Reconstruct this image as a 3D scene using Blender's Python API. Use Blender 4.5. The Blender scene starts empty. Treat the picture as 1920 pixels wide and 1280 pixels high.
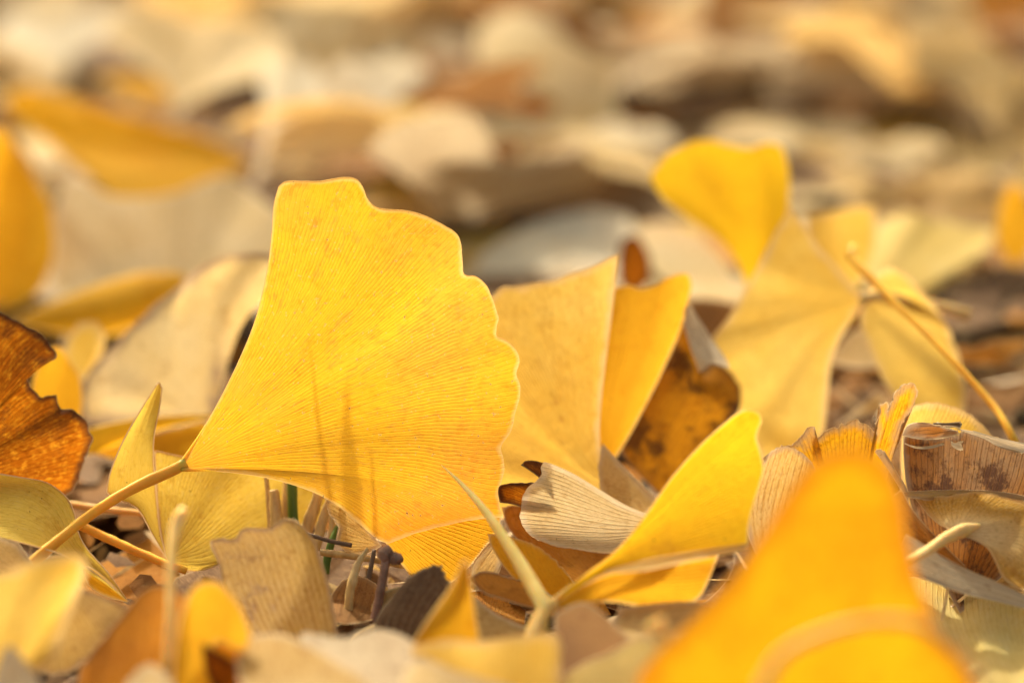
import bpy, math, random
import numpy as np
from mathutils import Vector, Matrix, noise as mnoise

# ------------------------------------------------------------------ camera, sky, sun, exposure
PITCH = math.radians(20.0)      # looking down
CAM_H = 0.170                   # metres above the soil
LENS = 85.0
FPX = LENS / 36.0 * 1920.0      # focal length in pixels of the 1920 px photograph
FOCUS = 0.385                   # metres to the upright yellow leaf
SUN_EL, SUN_AZ = math.radians(38.0), math.radians(-24.0)   # azimuth from the view axis, minus = left

sc = bpy.context.scene
col = sc.collection
cam_d = bpy.data.cameras.new('camera')
cam = bpy.data.objects.new('camera', cam_d)
col.objects.link(cam)
cam.location = (0, 0, CAM_H)
cam.rotation_euler = (math.pi / 2 - PITCH, 0, 0)
cam_d.lens = LENS
cam_d.sensor_width = 36.0
cam_d.clip_start = 0.01
cam_d.clip_end = 200.0
cam_d.dof.use_dof = True
cam_d.dof.focus_distance = FOCUS
cam_d.dof.aperture_fstop = 5.7
cam_d.dof.aperture_blades = 0
sc.camera = cam

world = bpy.data.worlds.new('World')
sc.world = world
world.use_nodes = True
wn = world.node_tree.nodes
wl = world.node_tree.links
bg = wn['Background']
sky = wn.new('ShaderNodeTexSky')
sky.sky_type = 'NISHITA'
sky.sun_disc = False
sky.sun_elevation = SUN_EL
sky.sun_rotation = SUN_AZ
sky.dust_density = 5.0
sky.air_density = 1.0
sky.ozone_density = 0.0
bg.inputs['Strength'].default_value = 0.15
warm = wn.new('ShaderNodeMix')       # tint put on the sky colour to make the fill light warmer
warm.data_type = 'RGBA'
warm.blend_type = 'MULTIPLY'
warm.inputs[0].default_value = 1.0
warm.inputs[7].default_value = (1.0, 0.93, 0.68, 1.0)
wl.new(sky.outputs[0], warm.inputs[6])
wl.new(warm.outputs[2], bg.inputs['Color'])

sun_d = bpy.data.lights.new('sun', 'SUN')
sun_d.energy = 2.6
sun_d.angle = math.radians(2.0)
sun_d.color = (1.0, 0.98, 0.82)
sun = bpy.data.objects.new('sun', sun_d)
col.objects.link(sun)
to_sun = Vector((math.sin(SUN_AZ) * math.cos(SUN_EL), math.cos(SUN_AZ) * math.cos(SUN_EL), math.sin(SUN_EL)))
sun.rotation_euler = to_sun.to_track_quat('Z', 'Y').to_euler()
sun.location = to_sun * 3

sc.view_settings.view_transform = 'Standard'
sc.view_settings.look = 'None'
sc.view_settings.gamma = 1.0
sc.view_settings.exposure = 1.25

sc.cycles.max_bounces = 8
sc.cycles.diffuse_bounces = 6
sc.cycles.transmission_bounces = 6
sc.cycles.glossy_bounces = 2
sc.cycles.use_denoising = True
sc.cycles.sample_clamp_indirect = 6.0

SP, CP = math.sin(PITCH), math.cos(PITCH)
RIGHT = np.array([1.0, 0, 0])
UP = np.array([0, SP, CP])
FWD = np.array([0, CP, -SP])
ORG = np.array([0, 0, CAM_H])


def unproject(px, py, depth):
    px, py, depth = np.asarray(px, float), np.asarray(py, float), np.asarray(depth, float)
    x = (px - 960.0) / FPX * depth
    y = (640.0 - py) / FPX * depth
    return ORG + x[..., None] * RIGHT + y[..., None] * UP + depth[..., None] * FWD


def ground_depth(py, z):
    return (CAM_H - z) / (SP - (640.0 - np.asarray(py, float)) / FPX * CP)


# ------------------------------------------------------------------ materials
def math_node(nt, op, a, b=None, c=None):
    n = nt.nodes.new('ShaderNodeMath')
    n.operation = op
    for i, v in enumerate((a, b, c)):
        if v is None:
            continue
        if isinstance(v, (int, float)):
            n.inputs[i].default_value = v
        else:
            nt.links.new(v, n.inputs[i])
    return n.outputs[0]


def smooth(nt, v, lo, hi, olo=0.0, ohi=1.0):
    n = nt.nodes.new('ShaderNodeMapRange')
    n.interpolation_type = 'SMOOTHSTEP'
    nt.links.new(v, n.inputs[0])
    for i, x in enumerate((lo, hi, olo, ohi)):
        n.inputs[1 + i].default_value = x
    return n.outputs[0]


def mixc(nt, f, a, b, mode='MIX'):
    n = nt.nodes.new('ShaderNodeMix')
    n.data_type = 'RGBA'
    n.blend_type = mode
    for sock, v in ((n.inputs[0], f), (n.inputs[6], a), (n.inputs[7], b)):
        if isinstance(v, (int, float)):
            sock.default_value = v
        elif isinstance(v, tuple):
            sock.default_value = (*v, 1.0) if len(v) == 3 else v
        else:
            nt.links.new(v, sock)
    return n.outputs[2]


def noise_node(nt, vec, scale, detail=3.0, rough=0.55):
    n = nt.nodes.new('ShaderNodeTexNoise')
    n.inputs['Scale'].default_value = scale
    n.inputs['Detail'].default_value = detail
    n.inputs['Roughness'].default_value = rough
    nt.links.new(vec, n.inputs['Vector'])
    return n.outputs['Fac']


def leaf_mat(name, c1, c2, vein, edge, edge_w=0.9, blotch=None, blotch_amt=0.0, trans=0.5, vein_amt=0.45,
             streak=None, streak_amt=0.5, rough=0.72, pale_specks=0.0, bump=0.55, base_col=None, spec=0.07, rim=0.5, fine_blotch=False, fibre=0.75, fib_dark=(0.58, 0.43, 0.30), fib_light=(0.80, 0.64, 0.34)):
    m = bpy.data.materials.new(name)
    m.use_nodes = True
    nt = m.node_tree
    nt.nodes.clear()
    out = nt.nodes.new('ShaderNodeOutputMaterial')
    uv = nt.nodes.new('ShaderNodeUVMap')
    uv.uv_map = 'fan'
    sep = nt.nodes.new('ShaderNodeSeparateXYZ')
    nt.links.new(uv.outputs[0], sep.inputs[0])
    s, t = sep.outputs[0], sep.outputs[1]
    tc = nt.nodes.new('ShaderNodeTexCoord')
    oi = nt.nodes.new('ShaderNodeObjectInfo')
    shift = nt.nodes.new('ShaderNodeVectorMath')
    shift.operation = 'ADD'
    nt.links.new(tc.outputs['Object'], shift.inputs[0])
    rnd = math_node(nt, 'MULTIPLY', oi.outputs['Random'], 7.0)
    nt.links.new(rnd, shift.inputs[1])
    P = shift.outputs[0]
    at = nt.nodes.new('ShaderNodeAttribute')
    at.attribute_name = 'edge'
    ed = at.outputs['Fac']
    av = nt.nodes.new('ShaderNodeAttribute')
    av.attribute_name = 'veins'
    nv = av.outputs['Fac']
    # forked fan veins: the count doubles as the blade widens
    warp = noise_node(nt, P, 160.0, 2.0)
    warp = math_node(nt, 'MULTIPLY_ADD', warp, 0.016, -0.008)
    sw = math_node(nt, 'ADD', s, warp)
    lv = math_node(nt, 'LOGARITHM', math_node(nt, 'MAXIMUM', math_node(nt, 'MULTIPLY', t, nv), 1.0), 2.0)
    k = math_node(nt, 'FLOOR', lv)
    f = math_node(nt, 'SUBTRACT', lv, k)
    n1 = math_node(nt, 'POWER', 2.0, k)

    def lines(mult):
        x = math_node(nt, 'MULTIPLY', math_node(nt, 'MULTIPLY', sw, n1), mult)
        x = math_node(nt, 'FRACT', x)
        x = math_node(nt, 'ABSOLUTE', math_node(nt, 'SUBTRACT', x, 0.5))
        return x
    l1 = smooth(nt, lines(1.0), 0.34, 0.5)
    l2 = math_node(nt, 'MULTIPLY', smooth(nt, lines(2.0), 0.22, 0.5), smooth(nt, f, 0.05, 0.9))
    vm = math_node(nt, 'MAXIMUM', l1, l2)
    # noise stretched along the veins
    cmb = nt.nodes.new('ShaderNodeCombineXYZ')
    nt.links.new(math_node(nt, 'MULTIPLY', sw, 30.0), cmb.inputs[0])
    nt.links.new(math_node(nt, 'MULTIPLY', t, 9.0), cmb.inputs[1])
    nt.links.new(rnd, cmb.inputs[2])
    st = noise_node(nt, cmb.outputs[0], 2.2, 4.0, 0.65)
    st2 = noise_node(nt, cmb.outputs[0], 7.0, 3.0, 0.6)
    big = noise_node(nt, P, 55.0, 3.0)
    mid = noise_node(nt, P, 380.0, 5.0, 0.65)
    fine = noise_node(nt, P, 1500.0, 3.0, 0.6)
    cm2 = nt.nodes.new('ShaderNodeCombineXYZ')
    nt.links.new(math_node(nt, 'MULTIPLY', sw, 32.0), cm2.inputs[0])
    nt.links.new(math_node(nt, 'MULTIPLY', t, 9.0), cm2.inputs[1])
    nt.links.new(rnd, cm2.inputs[2])
    fib = noise_node(nt, cm2.outputs[0], 3.0, 4.0, 0.7)
    c = mixc(nt, smooth(nt, big, 0.35, 0.68), c1, c2)
    if base_col:
        c = mixc(nt, smooth(nt, t, 0.75, 0.05), c, base_col)
    if streak:
        c = mixc(nt, math_node(nt, 'MULTIPLY', smooth(nt, st, 0.5, 0.72), streak_amt), c, streak)
        c = mixc(nt, math_node(nt, 'MULTIPLY', smooth(nt, st2, 0.62, 0.78), streak_amt * 0.6), c, streak)
    if blotch:
        b = math_node(nt, 'ADD', math_node(nt, 'MULTIPLY', big, 0.6), math_node(nt, 'MULTIPLY', mid, 0.4))
        if fine_blotch:
            b = math_node(nt, 'ADD', math_node(nt, 'MULTIPLY', noise_node(nt, P, 170.0, 5.0, 0.7), 0.82), math_node(nt, 'MULTIPLY', fib, 0.18))
        thr = (0.62 - 0.2 * blotch_amt) if fine_blotch else (0.66 - 0.26 * blotch_amt)
        c = mixc(nt, smooth(nt, b, thr, thr + 0.11), c, blotch)
    c = mixc(nt, math_node(nt, 'MULTIPLY', math_node(nt, 'MULTIPLY', vm, smooth(nt, st, 0.25, 0.75, 0.4, 1.0)), vein_amt * 1.05), c, vein)
    if pale_specks:
        c = mixc(nt, math_node(nt, 'MULTIPLY', smooth(nt, fine, 0.63, 0.72), pale_specks), c, (0.80, 0.66, 0.40))
    mot = mixc(nt, 1.0, c, fib_dark, 'MULTIPLY')
    c = mixc(nt, math_node(nt, 'MULTIPLY', smooth(nt, mid, 0.54, 0.68), fibre * 0.7), c, mot)
    # fibres along the veins
    dk = mixc(nt, 1.0, c, fib_dark, 'MULTIPLY')
    c = mixc(nt, math_node(nt, 'MULTIPLY', smooth(nt, fib, 0.5, 0.68), fibre), c, dk)
    c = mixc(nt, math_node(nt, 'MULTIPLY', smooth(nt, fib, 0.46, 0.3), fibre * 0.6), c, fib_light)
    # dry rim
    en = math_node(nt, 'ADD', ed, math_node(nt, 'MULTIPLY_ADD', mid, edge_w * 1.6, -edge_w * 0.8))
    c = mixc(nt, math_node(nt, 'MULTIPLY', smooth(nt, en, edge_w, edge_w * 0.05), 0.85), c, edge)
    c = mixc(nt, smooth(nt, fine, 0.695, 0.74), c, (0.12, 0.06, 0.02))
    c = mixc(nt, math_node(nt, 'MULTIPLY', smooth(nt, ed, 0.22, 0.06), rim), c, (0.84, 0.68, 0.42))   # pale cut edge
    # relief
    h = math_node(nt, 'ADD', math_node(nt, 'MULTIPLY', vm, 0.3), math_node(nt, 'MULTIPLY', mid, 0.9))
    h = math_node(nt, 'ADD', h, math_node(nt, 'MULTIPLY', fib, 0.6 * fibre + 0.1))
    bmp = nt.nodes.new('ShaderNodeBump')
    bmp.inputs['Strength'].default_value = bump
    bmp.inputs['Distance'].default_value = 0.00045
    nt.links.new(h, bmp.inputs['Height'])
    pr = nt.nodes.new('ShaderNodeBsdfPrincipled')
    pr.inputs['Roughness'].default_value = rough
    pr.inputs['Specular IOR Level'].default_value = spec
    nt.links.new(c, pr.inputs['Base Color'])
    nt.links.new(bmp.outputs[0], pr.inputs['Normal'])
    tr = nt.nodes.new('ShaderNodeBsdfTranslucent')
    gm = nt.nodes.new('ShaderNodeGamma')
    nt.links.new(c, gm.inputs[0])
    gm.inputs[1].default_value = 1.06
    nt.links.new(gm.outputs[0], tr.inputs['Color'])
    nt.links.new(bmp.outputs[0], tr.inputs['Normal'])
    mx = nt.nodes.new('ShaderNodeMixShader')
    mx.inputs[0].default_value = trans
    nt.links.new(pr.outputs[0], mx.inputs[1])
    nt.links.new(tr.outputs[0], mx.inputs[2])
    nt.links.new(mx.outputs[0], out.inputs['Surface'])
    return m


def plain_mat(name, c1, c2, scale=300.0, rough=0.6, bump=0.4, stretch=(1, 1, 1), spec=0.3, sss=0.0):
    m = bpy.data.materials.new(name)
    m.use_nodes = True
    nt = m.node_tree
    pr = nt.nodes['Principled BSDF']
    tc = nt.nodes.new('ShaderNodeTexCoord')
    mp = nt.nodes.new('ShaderNodeMapping')
    mp.inputs['Scale'].default_value = stretch
    nt.links.new(tc.outputs['Object'], mp.inputs[0])
    a = noise_node(nt, mp.outputs[0], scale, 5.0, 0.6)
    c = mixc(nt, smooth(nt, a, 0.33, 0.68), c1, c2)
    nt.links.new(c, pr.inputs['Base Color'])
    pr.inputs['Roughness'].default_value = rough
    pr.inputs['Specular IOR Level'].default_value = spec
    pr.inputs['Subsurface Weight'].default_value = sss
    pr.inputs['Subsurface Radius'].default_value = (1.0, 0.7, 0.3)
    pr.inputs['Subsurface Scale'].default_value = 0.0015
    bmp = nt.nodes.new('ShaderNodeBump')
    bmp.inputs['Strength'].default_value = bump
    bmp.inputs['Distance'].default_value = 0.0006
    nt.links.new(a, bmp.inputs['Height'])
    nt.links.new(bmp.outputs[0], pr.inputs['Normal'])
    return m


CREAM_EDGE = (0.74, 0.52, 0.24)
MT = {
    'yellow': leaf_mat('leaf_bright_yellow', (0.84, 0.475, 0.026), (0.80, 0.41, 0.045), (0.62, 0.27, 0.02), (0.80, 0.55, 0.20),
                       0.8, streak=(0.66, 0.33, 0.05), streak_amt=0.65, trans=0.60, spec=0.16, rough=0.6, vein_amt=0.36, bump=0.26, rim=0.2, blotch=(0.72, 0.38, 0.10), blotch_amt=0.25, pale_specks=0.45, fibre=0.5, fib_dark=(0.86, 0.70, 0.55), fib_light=(0.90, 0.60, 0.04)),
    'clear': leaf_mat('leaf_clear_yellow', (0.90, 0.58, 0.02), (0.85, 0.50, 0.02), (0.74, 0.40, 0.02), (0.90, 0.62, 0.10),
                      0.5, blotch=(0.78, 0.42, 0.03), blotch_amt=0.22, streak=(0.70, 0.36, 0.03), streak_amt=0.3, trans=0.58, spec=0.16, rough=0.6, vein_amt=0.38, fibre=0.5, fib_dark=(0.82, 0.64, 0.5), fib_light=(0.88, 0.52, 0.03)),
    'gold': leaf_mat('leaf_golden', (0.84, 0.46, 0.03), (0.74, 0.38, 0.02), (0.62, 0.27, 0.012), (0.76, 0.48, 0.12),
                     0.7, streak=(0.60, 0.28, 0.03), streak_amt=0.4, trans=0.55, vein_amt=0.3, fibre=0.5, fib_dark=(0.82, 0.64, 0.5), fib_light=(0.88, 0.52, 0.03)),
    'orange': leaf_mat('leaf_orange', (0.84, 0.47, 0.012), (0.78, 0.37, 0.010), (0.62, 0.26, 0.01), (0.60, 0.23, 0.01),
                       4.0, streak=(0.70, 0.24, 0.01), streak_amt=0.35, trans=0.56, vein_amt=0.2, fibre=0.5, fib_dark=(0.82, 0.64, 0.5), fib_light=(0.88, 0.52, 0.03)),
    'tanyellow': leaf_mat('leaf_tan_yellow', (0.80, 0.56, 0.14), (0.78, 0.50, 0.09), (0.52, 0.26, 0.04), CREAM_EDGE,
                          1.6, blotch=(0.64, 0.36, 0.09), blotch_amt=0.1, streak=(0.54, 0.28, 0.06), streak_amt=0.35, trans=0.56, vein_amt=0.42, fibre=0.4, fib_dark=(0.74, 0.58, 0.42), fib_light=(0.82, 0.62, 0.20)),
    'olive': leaf_mat('leaf_greenish_yellow', (0.74, 0.54, 0.10), (0.68, 0.46, 0.07), (0.52, 0.34, 0.04), (0.46, 0.22, 0.08),
                      0.5, streak=(0.66, 0.50, 0.18), streak_amt=0.4, trans=0.48, vein_amt=0.3, fibre=0.6, fib_dark=(0.74, 0.58, 0.42), fib_light=(0.82, 0.62, 0.20)),
    'pale': leaf_mat('leaf_pale_yellow', (0.76, 0.58, 0.22), (0.72, 0.52, 0.15), (0.58, 0.38, 0.09), (0.66, 0.48, 0.26),
                     0.8, blotch=(0.66, 0.46, 0.20), blotch_amt=0.2, streak=(0.80, 0.66, 0.36), streak_amt=0.5, trans=0.46, vein_amt=0.4, fibre=0.4, fib_dark=(0.8, 0.68, 0.5)),
    'tan': leaf_mat('leaf_dry_tan', (0.62, 0.43, 0.19), (0.54, 0.34, 0.12), (0.40, 0.22, 0.06), (0.60, 0.46, 0.30),
                    1.2, blotch=(0.46, 0.27, 0.12), blotch_amt=0.25, streak=(0.68, 0.48, 0.16), streak_amt=0.5,
                    trans=0.50, vein_amt=0.45, rough=0.65),
    'tangold': leaf_mat('leaf_dry_tan_gold', (0.70, 0.45, 0.12), (0.62, 0.42, 0.18), (0.42, 0.21, 0.04), (0.42, 0.28, 0.18),
                        1.0, blotch=(0.44, 0.30, 0.20), blotch_amt=0.28, streak=(0.66, 0.40, 0.07), streak_amt=0.6,
                        trans=0.52, vein_amt=0.75, rough=0.65),
    'cream': leaf_mat('leaf_cream', (0.74, 0.58, 0.34), (0.68, 0.50, 0.25), (0.52, 0.34, 0.13), (0.76, 0.62, 0.44),
                      1.2, streak=(0.50, 0.32, 0.12), streak_amt=0.6, trans=0.46, fibre=0.4, vein_amt=0.35, rough=0.65),
    'white': leaf_mat('leaf_bleached', (0.82, 0.73, 0.56), (0.78, 0.66, 0.46), (0.62, 0.48, 0.30), (0.80, 0.68, 0.50),
                      1.2, trans=0.42, vein_amt=0.25, rough=0.65),
    'beige': leaf_mat('leaf_beige_brown_rim', (0.80, 0.64, 0.36), (0.78, 0.58, 0.26), (0.60, 0.38, 0.12), (0.34, 0.23, 0.17),
                      2.6, blotch=(0.62, 0.38, 0.12), blotch_amt=0.2, streak=(0.78, 0.60, 0.30), streak_amt=0.5, trans=0.50, fibre=0.45, vein_amt=0.2),
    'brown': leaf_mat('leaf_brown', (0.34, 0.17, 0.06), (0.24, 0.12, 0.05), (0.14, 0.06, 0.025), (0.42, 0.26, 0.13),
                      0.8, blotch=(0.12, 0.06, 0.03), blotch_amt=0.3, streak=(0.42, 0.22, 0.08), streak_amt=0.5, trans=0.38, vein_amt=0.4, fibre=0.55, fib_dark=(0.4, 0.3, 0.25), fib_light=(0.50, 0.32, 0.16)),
    'ember': leaf_mat('leaf_orange_brown', (0.44, 0.14, 0.006), (0.27, 0.075, 0.005), (0.34, 0.10, 0.008), (0.05, 0.022, 0.014),
                      1.5, blotch=(0.26, 0.085, 0.01), blotch_amt=0.50, streak=(0.85, 0.42, 0.03), streak_amt=0.55, trans=0.58, fine_blotch=True, rim=0.15, vein_amt=0.3, fibre=0.5, fib_dark=(0.4, 0.25, 0.2), fib_light=(0.85, 0.45, 0.03)),
    'scorch': leaf_mat('leaf_scorched', (0.60, 0.27, 0.012), (0.42, 0.17, 0.010), (0.22, 0.08, 0.01), (0.12, 0.06, 0.03),
                       1.6, blotch=(0.11, 0.045, 0.012), blotch_amt=0.70, streak=(0.18, 0.07, 0.02), streak_amt=0.6, trans=0.5, fine_blotch=True, rim=0.15, vein_amt=0.45, fibre=0.5, fib_dark=(0.4, 0.25, 0.2), fib_light=(0.85, 0.45, 0.03)),
    'curl': leaf_mat('leaf_amber_brown_rim', (0.84, 0.44, 0.012), (0.76, 0.36, 0.015), (0.36, 0.14, 0.02), (0.40, 0.26, 0.15),
                     1.7, blotch=(0.40, 0.17, 0.03), blotch_amt=0.1, streak=(0.88, 0.52, 0.03), streak_amt=0.5, trans=0.52, vein_amt=0.4, fibre=0.5, fib_dark=(0.4, 0.25, 0.2), fib_light=(0.85, 0.45, 0.03)),
    'greybrown': leaf_mat('leaf_grey_brown', (0.31, 0.19, 0.105), (0.38, 0.15, 0.03), (0.17, 0.08, 0.035), (0.36, 0.26, 0.18),
                          1.2, blotch=(0.11, 0.055, 0.035), blotch_amt=0.60, streak=(0.50, 0.24, 0.06), streak_amt=0.5, trans=0.42, fine_blotch=True, vein_amt=0.9, fibre=0.25, fib_dark=(0.4, 0.3, 0.25), fib_light=(0.50, 0.32, 0.16)),
    'grey': leaf_mat('leaf_weathered_grey', (0.58, 0.46, 0.31), (0.48, 0.36, 0.23), (0.22, 0.14, 0.09), (0.46, 0.36, 0.26),
                     1.0, blotch=(0.22, 0.15, 0.10), blotch_amt=0.3, trans=0.38, vein_amt=0.45, fibre=0.55, fib_dark=(0.4, 0.3, 0.25), fib_light=(0.50, 0.32, 0.16)),
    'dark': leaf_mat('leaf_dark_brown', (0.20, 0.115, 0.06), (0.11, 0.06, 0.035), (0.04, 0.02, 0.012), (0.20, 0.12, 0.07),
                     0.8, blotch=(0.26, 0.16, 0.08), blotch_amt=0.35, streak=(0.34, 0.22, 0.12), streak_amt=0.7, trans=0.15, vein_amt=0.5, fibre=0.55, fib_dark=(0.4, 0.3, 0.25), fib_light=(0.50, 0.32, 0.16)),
    'rust': leaf_mat('leaf_rust', (0.58, 0.25, 0.035), (0.46, 0.18, 0.03), (0.30, 0.11, 0.02), (0.30, 0.14, 0.05),
                     1.0, blotch=(0.26, 0.11, 0.03), blotch_amt=0.3, streak=(0.66, 0.34, 0.08), streak_amt=0.4, trans=0.42, vein_amt=0.3, fibre=0.55, fib_dark=(0.4, 0.3, 0.25), fib_light=(0.50, 0.32, 0.16)),
    'shell': leaf_mat('leaf_tan_cream_base', (0.70, 0.44, 0.10), (0.62, 0.36, 0.08), (0.30, 0.15, 0.04), (0.60, 0.38, 0.16),
                      1.0, streak=(0.70, 0.54, 0.28), streak_amt=0.5, trans=0.58, vein_amt=0.35, base_col=(0.80, 0.66, 0.40)),
}
M_STALK_Y = plain_mat('stalk_yellow', (0.76, 0.42, 0.05), (0.66, 0.32, 0.04), 120.0, 0.45, 0.25, spec=0.15, sss=0.8)
M_STALK_C = plain_mat('stalk_cream', (0.76, 0.52, 0.20), (0.66, 0.42, 0.12), 150.0, 0.45, 0.25, spec=0.15, sss=0.8)
M_STALK_T = plain_mat('stalk_tan', (0.62, 0.43, 0.18), (0.52, 0.33, 0.12), 150.0, 0.5, 0.25, spec=0.15, sss=0.8)
M_SPUR = plain_mat('stalk_pale_yellow', (0.88, 0.66, 0.24), (0.82, 0.56, 0.15), 150.0, 0.45, 0.25, spec=0.15, sss=0.8)
M_STRAW = plain_mat('straw', (0.66, 0.44, 0.17), (0.46, 0.27, 0.09), 700.0, 0.4, 0.5, (1, 1, 0.08), 0.5)
M_TWIG = plain_mat('twig_bark', (0.30, 0.16, 0.11), (0.20, 0.10, 0.06), 500.0, 0.55, 0.6)
M_GRASS = plain_mat('grass_green', (0.055, 0.11, 0.012), (0.11, 0.16, 0.02), 250.0, 0.4, 0.3, (1, 1, 0.1))
M_DARKSTEM = plain_mat('stem_dark', (0.10, 0.06, 0.04), (0.16, 0.10, 0.06), 400.0, 0.6, 0.4)
M_SOIL = plain_mat('soil', (0.045, 0.026, 0.016), (0.10, 0.055, 0.03), 90.0, 0.9, 1.0)


# ------------------------------------------------------------------ mesh helpers
def catmull(pts, n, fine=24):
    P = np.array([(p[0], p[1], p[2] if len(p) > 2 else 0.0) for p in pts], float)
    if len(P) > 2:
        Q = np.vstack([2 * P[0] - P[1], P, 2 * P[-1] - P[-2]])
        out = []
        u = np.linspace(0, 1, fine, endpoint=False)[:, None]
        for i in range(1, len(Q) - 2):
            a, b, c, d = Q[i - 1], Q[i], Q[i + 1], Q[i + 2]
            out.append(0.5 * (2 * b + (c - a) * u + (2 * a - 5 * b + 4 * c - d) * u ** 2 + (3 * b - a - 3 * c + d) * u ** 3))
        C = np.vstack(out + [P[-1:]])
    else:
        C = P
    L = np.concatenate([[0], np.cumsum(np.linalg.norm(np.diff(C[:, :2], axis=0), axis=1))])
    q = np.linspace(0, L[-1], n) if np.isscalar(n) else np.asarray(n) * L[-1]
    return np.stack([np.interp(q, L, C[:, k]) for k in range(3)], 1), L[-1]


def coons(L, M, R, ns, nt, jag=0.0, seed=0):
    """fan patch: base point, two sides and a margin, all in (x, y, z) of any unit"""
    tt = np.linspace(0, 1, nt) ** 0.8
    tt = np.where(tt > 0.8, 0.8 + (tt - 0.8) ** 0.75 * 0.2 ** 0.25, tt)
    l, _ = catmull(L, tt)
    r, _ = catmull(R, tt)
    m, mlen = catmull([L[-1]] + list(M) + [R[-1]], ns)
    if jag:
        rs = np.random.RandomState(seed)
        raw = rs.normal(size=(ns, 2))
        for _ in range(2):
            raw[1:-1] = (raw[:-2] + raw[1:-1] * 2 + raw[2:]) / 4
        raw[0] = raw[-1] = 0
        m[:, :2] += raw * jag
    b = l[0]
    ss = np.linspace(0, 1, ns)
    S, T = ss[None, :, None], tt[:, None, None]
    P = (1 - S) * l[:, None] + S * r[:, None] + T * m[None] + (1 - T) * b \
        - ((1 - S) * (T * l[-1] + (1 - T) * b) + S * (T * r[-1] + (1 - T) * b))
    return P, ss, tt, mlen


def grid_faces(nt, ns):
    i = np.arange(nt - 1)[:, None] * ns + np.arange(ns - 1)[None]
    return np.stack([i, i + 1, i + ns + 1, i + ns], -1).reshape(-1, 4)


def outline_index(nt, ns):
    left = np.arange(nt) * ns
    top = (nt - 1) * ns + np.arange(1, ns)
    right = (np.arange(nt - 1) * ns + ns - 1)[::-1]
    return np.concatenate([left, top, right])


def new_mesh(name, V, F, uv=None, edge=None, veins=None, mats=(), mat_idx=None):
    me = bpy.data.meshes.new(name)
    me.from_pydata([tuple(v) for v in V], [], [tuple(int(k) for k in f) for f in F])
    if uv is not None:
        lay = me.uv_layers.new(name='fan')
        vi = np.empty(len(me.loops), np.int32)
        me.loops.foreach_get('vertex_index', vi)
        lay.data.foreach_set('uv', np.asarray(uv, np.float32)[vi].ravel())
        a = me.attributes.new('edge', 'FLOAT', 'POINT')
        a.data.foreach_set('value', np.asarray(edge, np.float32))
        a = me.attributes.new('veins', 'FLOAT', 'POINT')
        a.data.foreach_set('value', np.asarray(veins, np.float32))
    for m in mats:
        me.materials.append(m)
    if mat_idx is not None:
        me.polygons.foreach_set('material_index', np.asarray(mat_idx, np.int32))
    me.polygons.foreach_set('use_smooth', np.ones(len(me.polygons), bool))
    me.update()
    return me


def sheet(P3, ss, tt, wmm, thick=0.00012):
    """blade vertices, faces and attributes from a grid of world points; a thin ribbon closes the cut edge"""
    nt, ns = P3.shape[:2]
    V = P3.reshape(-1, 3)
    F = grid_faces(nt, ns)
    uv = np.stack(np.broadcast_arrays(ss[None], tt[:, None]), -1).reshape(-1, 2)
    oi = outline_index(nt, ns)
    O = V[oi]
    d = np.empty(len(V))
    for k in range(0, len(V), 2000):
        d[k:k + 2000] = np.sqrt(((V[k:k + 2000, None] - O[None]) ** 2).sum(-1).min(1))
    d *= 1000.0
    du = np.gradient(P3, axis=1)
    dv = np.gradient(P3, axis=0)
    N = np.cross(du, dv).reshape(-1, 3)
    N /= np.linalg.norm(N, axis=1, keepdims=True) + 1e-12
    oi = oi[2:-2]
    n0 = len(V)
    A, B = V[oi] + N[oi] * thick, V[oi] - N[oi] * thick
    k = np.arange(len(oi) - 1)
    F2 = np.stack([n0 + k, n0 + k + 1, n0 + len(oi) + k + 1, n0 + len(oi) + k], -1)
    V = np.vstack([V, A, B])
    uv = np.vstack([uv, uv[oi], uv[oi]])
    d = np.concatenate([d, np.zeros(2 * len(oi))])
    return V, np.vstack([F, F2]), uv, d, np.full(len(V), wmm / 0.68)


def tube(path, radii, nseg=10, flat=1.0, wob=0.0, seed=0, caps=True):
    """swept tube through world points"""
    P = np.asarray(path, float)
    n = len(P)
    T = np.gradient(P, axis=0)
    T /= np.linalg.norm(T, axis=1, keepdims=True) + 1e-12
    ref = np.array([0.31, 0.83, 0.46])
    rs = np.random.RandomState(seed)
    V, F = [], []
    for i in range(n):
        u = np.cross(T[i], ref)
        u /= np.linalg.norm(u)
        v = np.cross(T[i], u)
        for k in range(nseg):
            a = 2 * math.pi * k / nseg
            r = radii[i] * (1 + wob * rs.normal())
            V.append(P[i] + r * (math.cos(a) * u + flat * math.sin(a) * v))
    for i in range(n - 1):
        for k in range(nseg):
            a, b = i * nseg + k, i * nseg + (k + 1) % nseg
            F.append((a, b, b + nseg, a + nseg))
    if caps:
        F.append(tuple(range(nseg))[::-1])
        F.append(tuple(range((n - 1) * nseg, n * nseg)))
    return np.array(V), F


def link(name, me, loc=(0, 0, 0), parent=None):
    o = bpy.data.objects.new(name, me)
    o.location = loc
    col.objects.link(o)
    if parent:
        o.parent = parent
    return o


def tag(o, label, cat, group=None):
    o['label'] = label
    o['category'] = cat
    if group:
        o['group'] = group
    return o


REPORT = []
SEED = [0]


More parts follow.
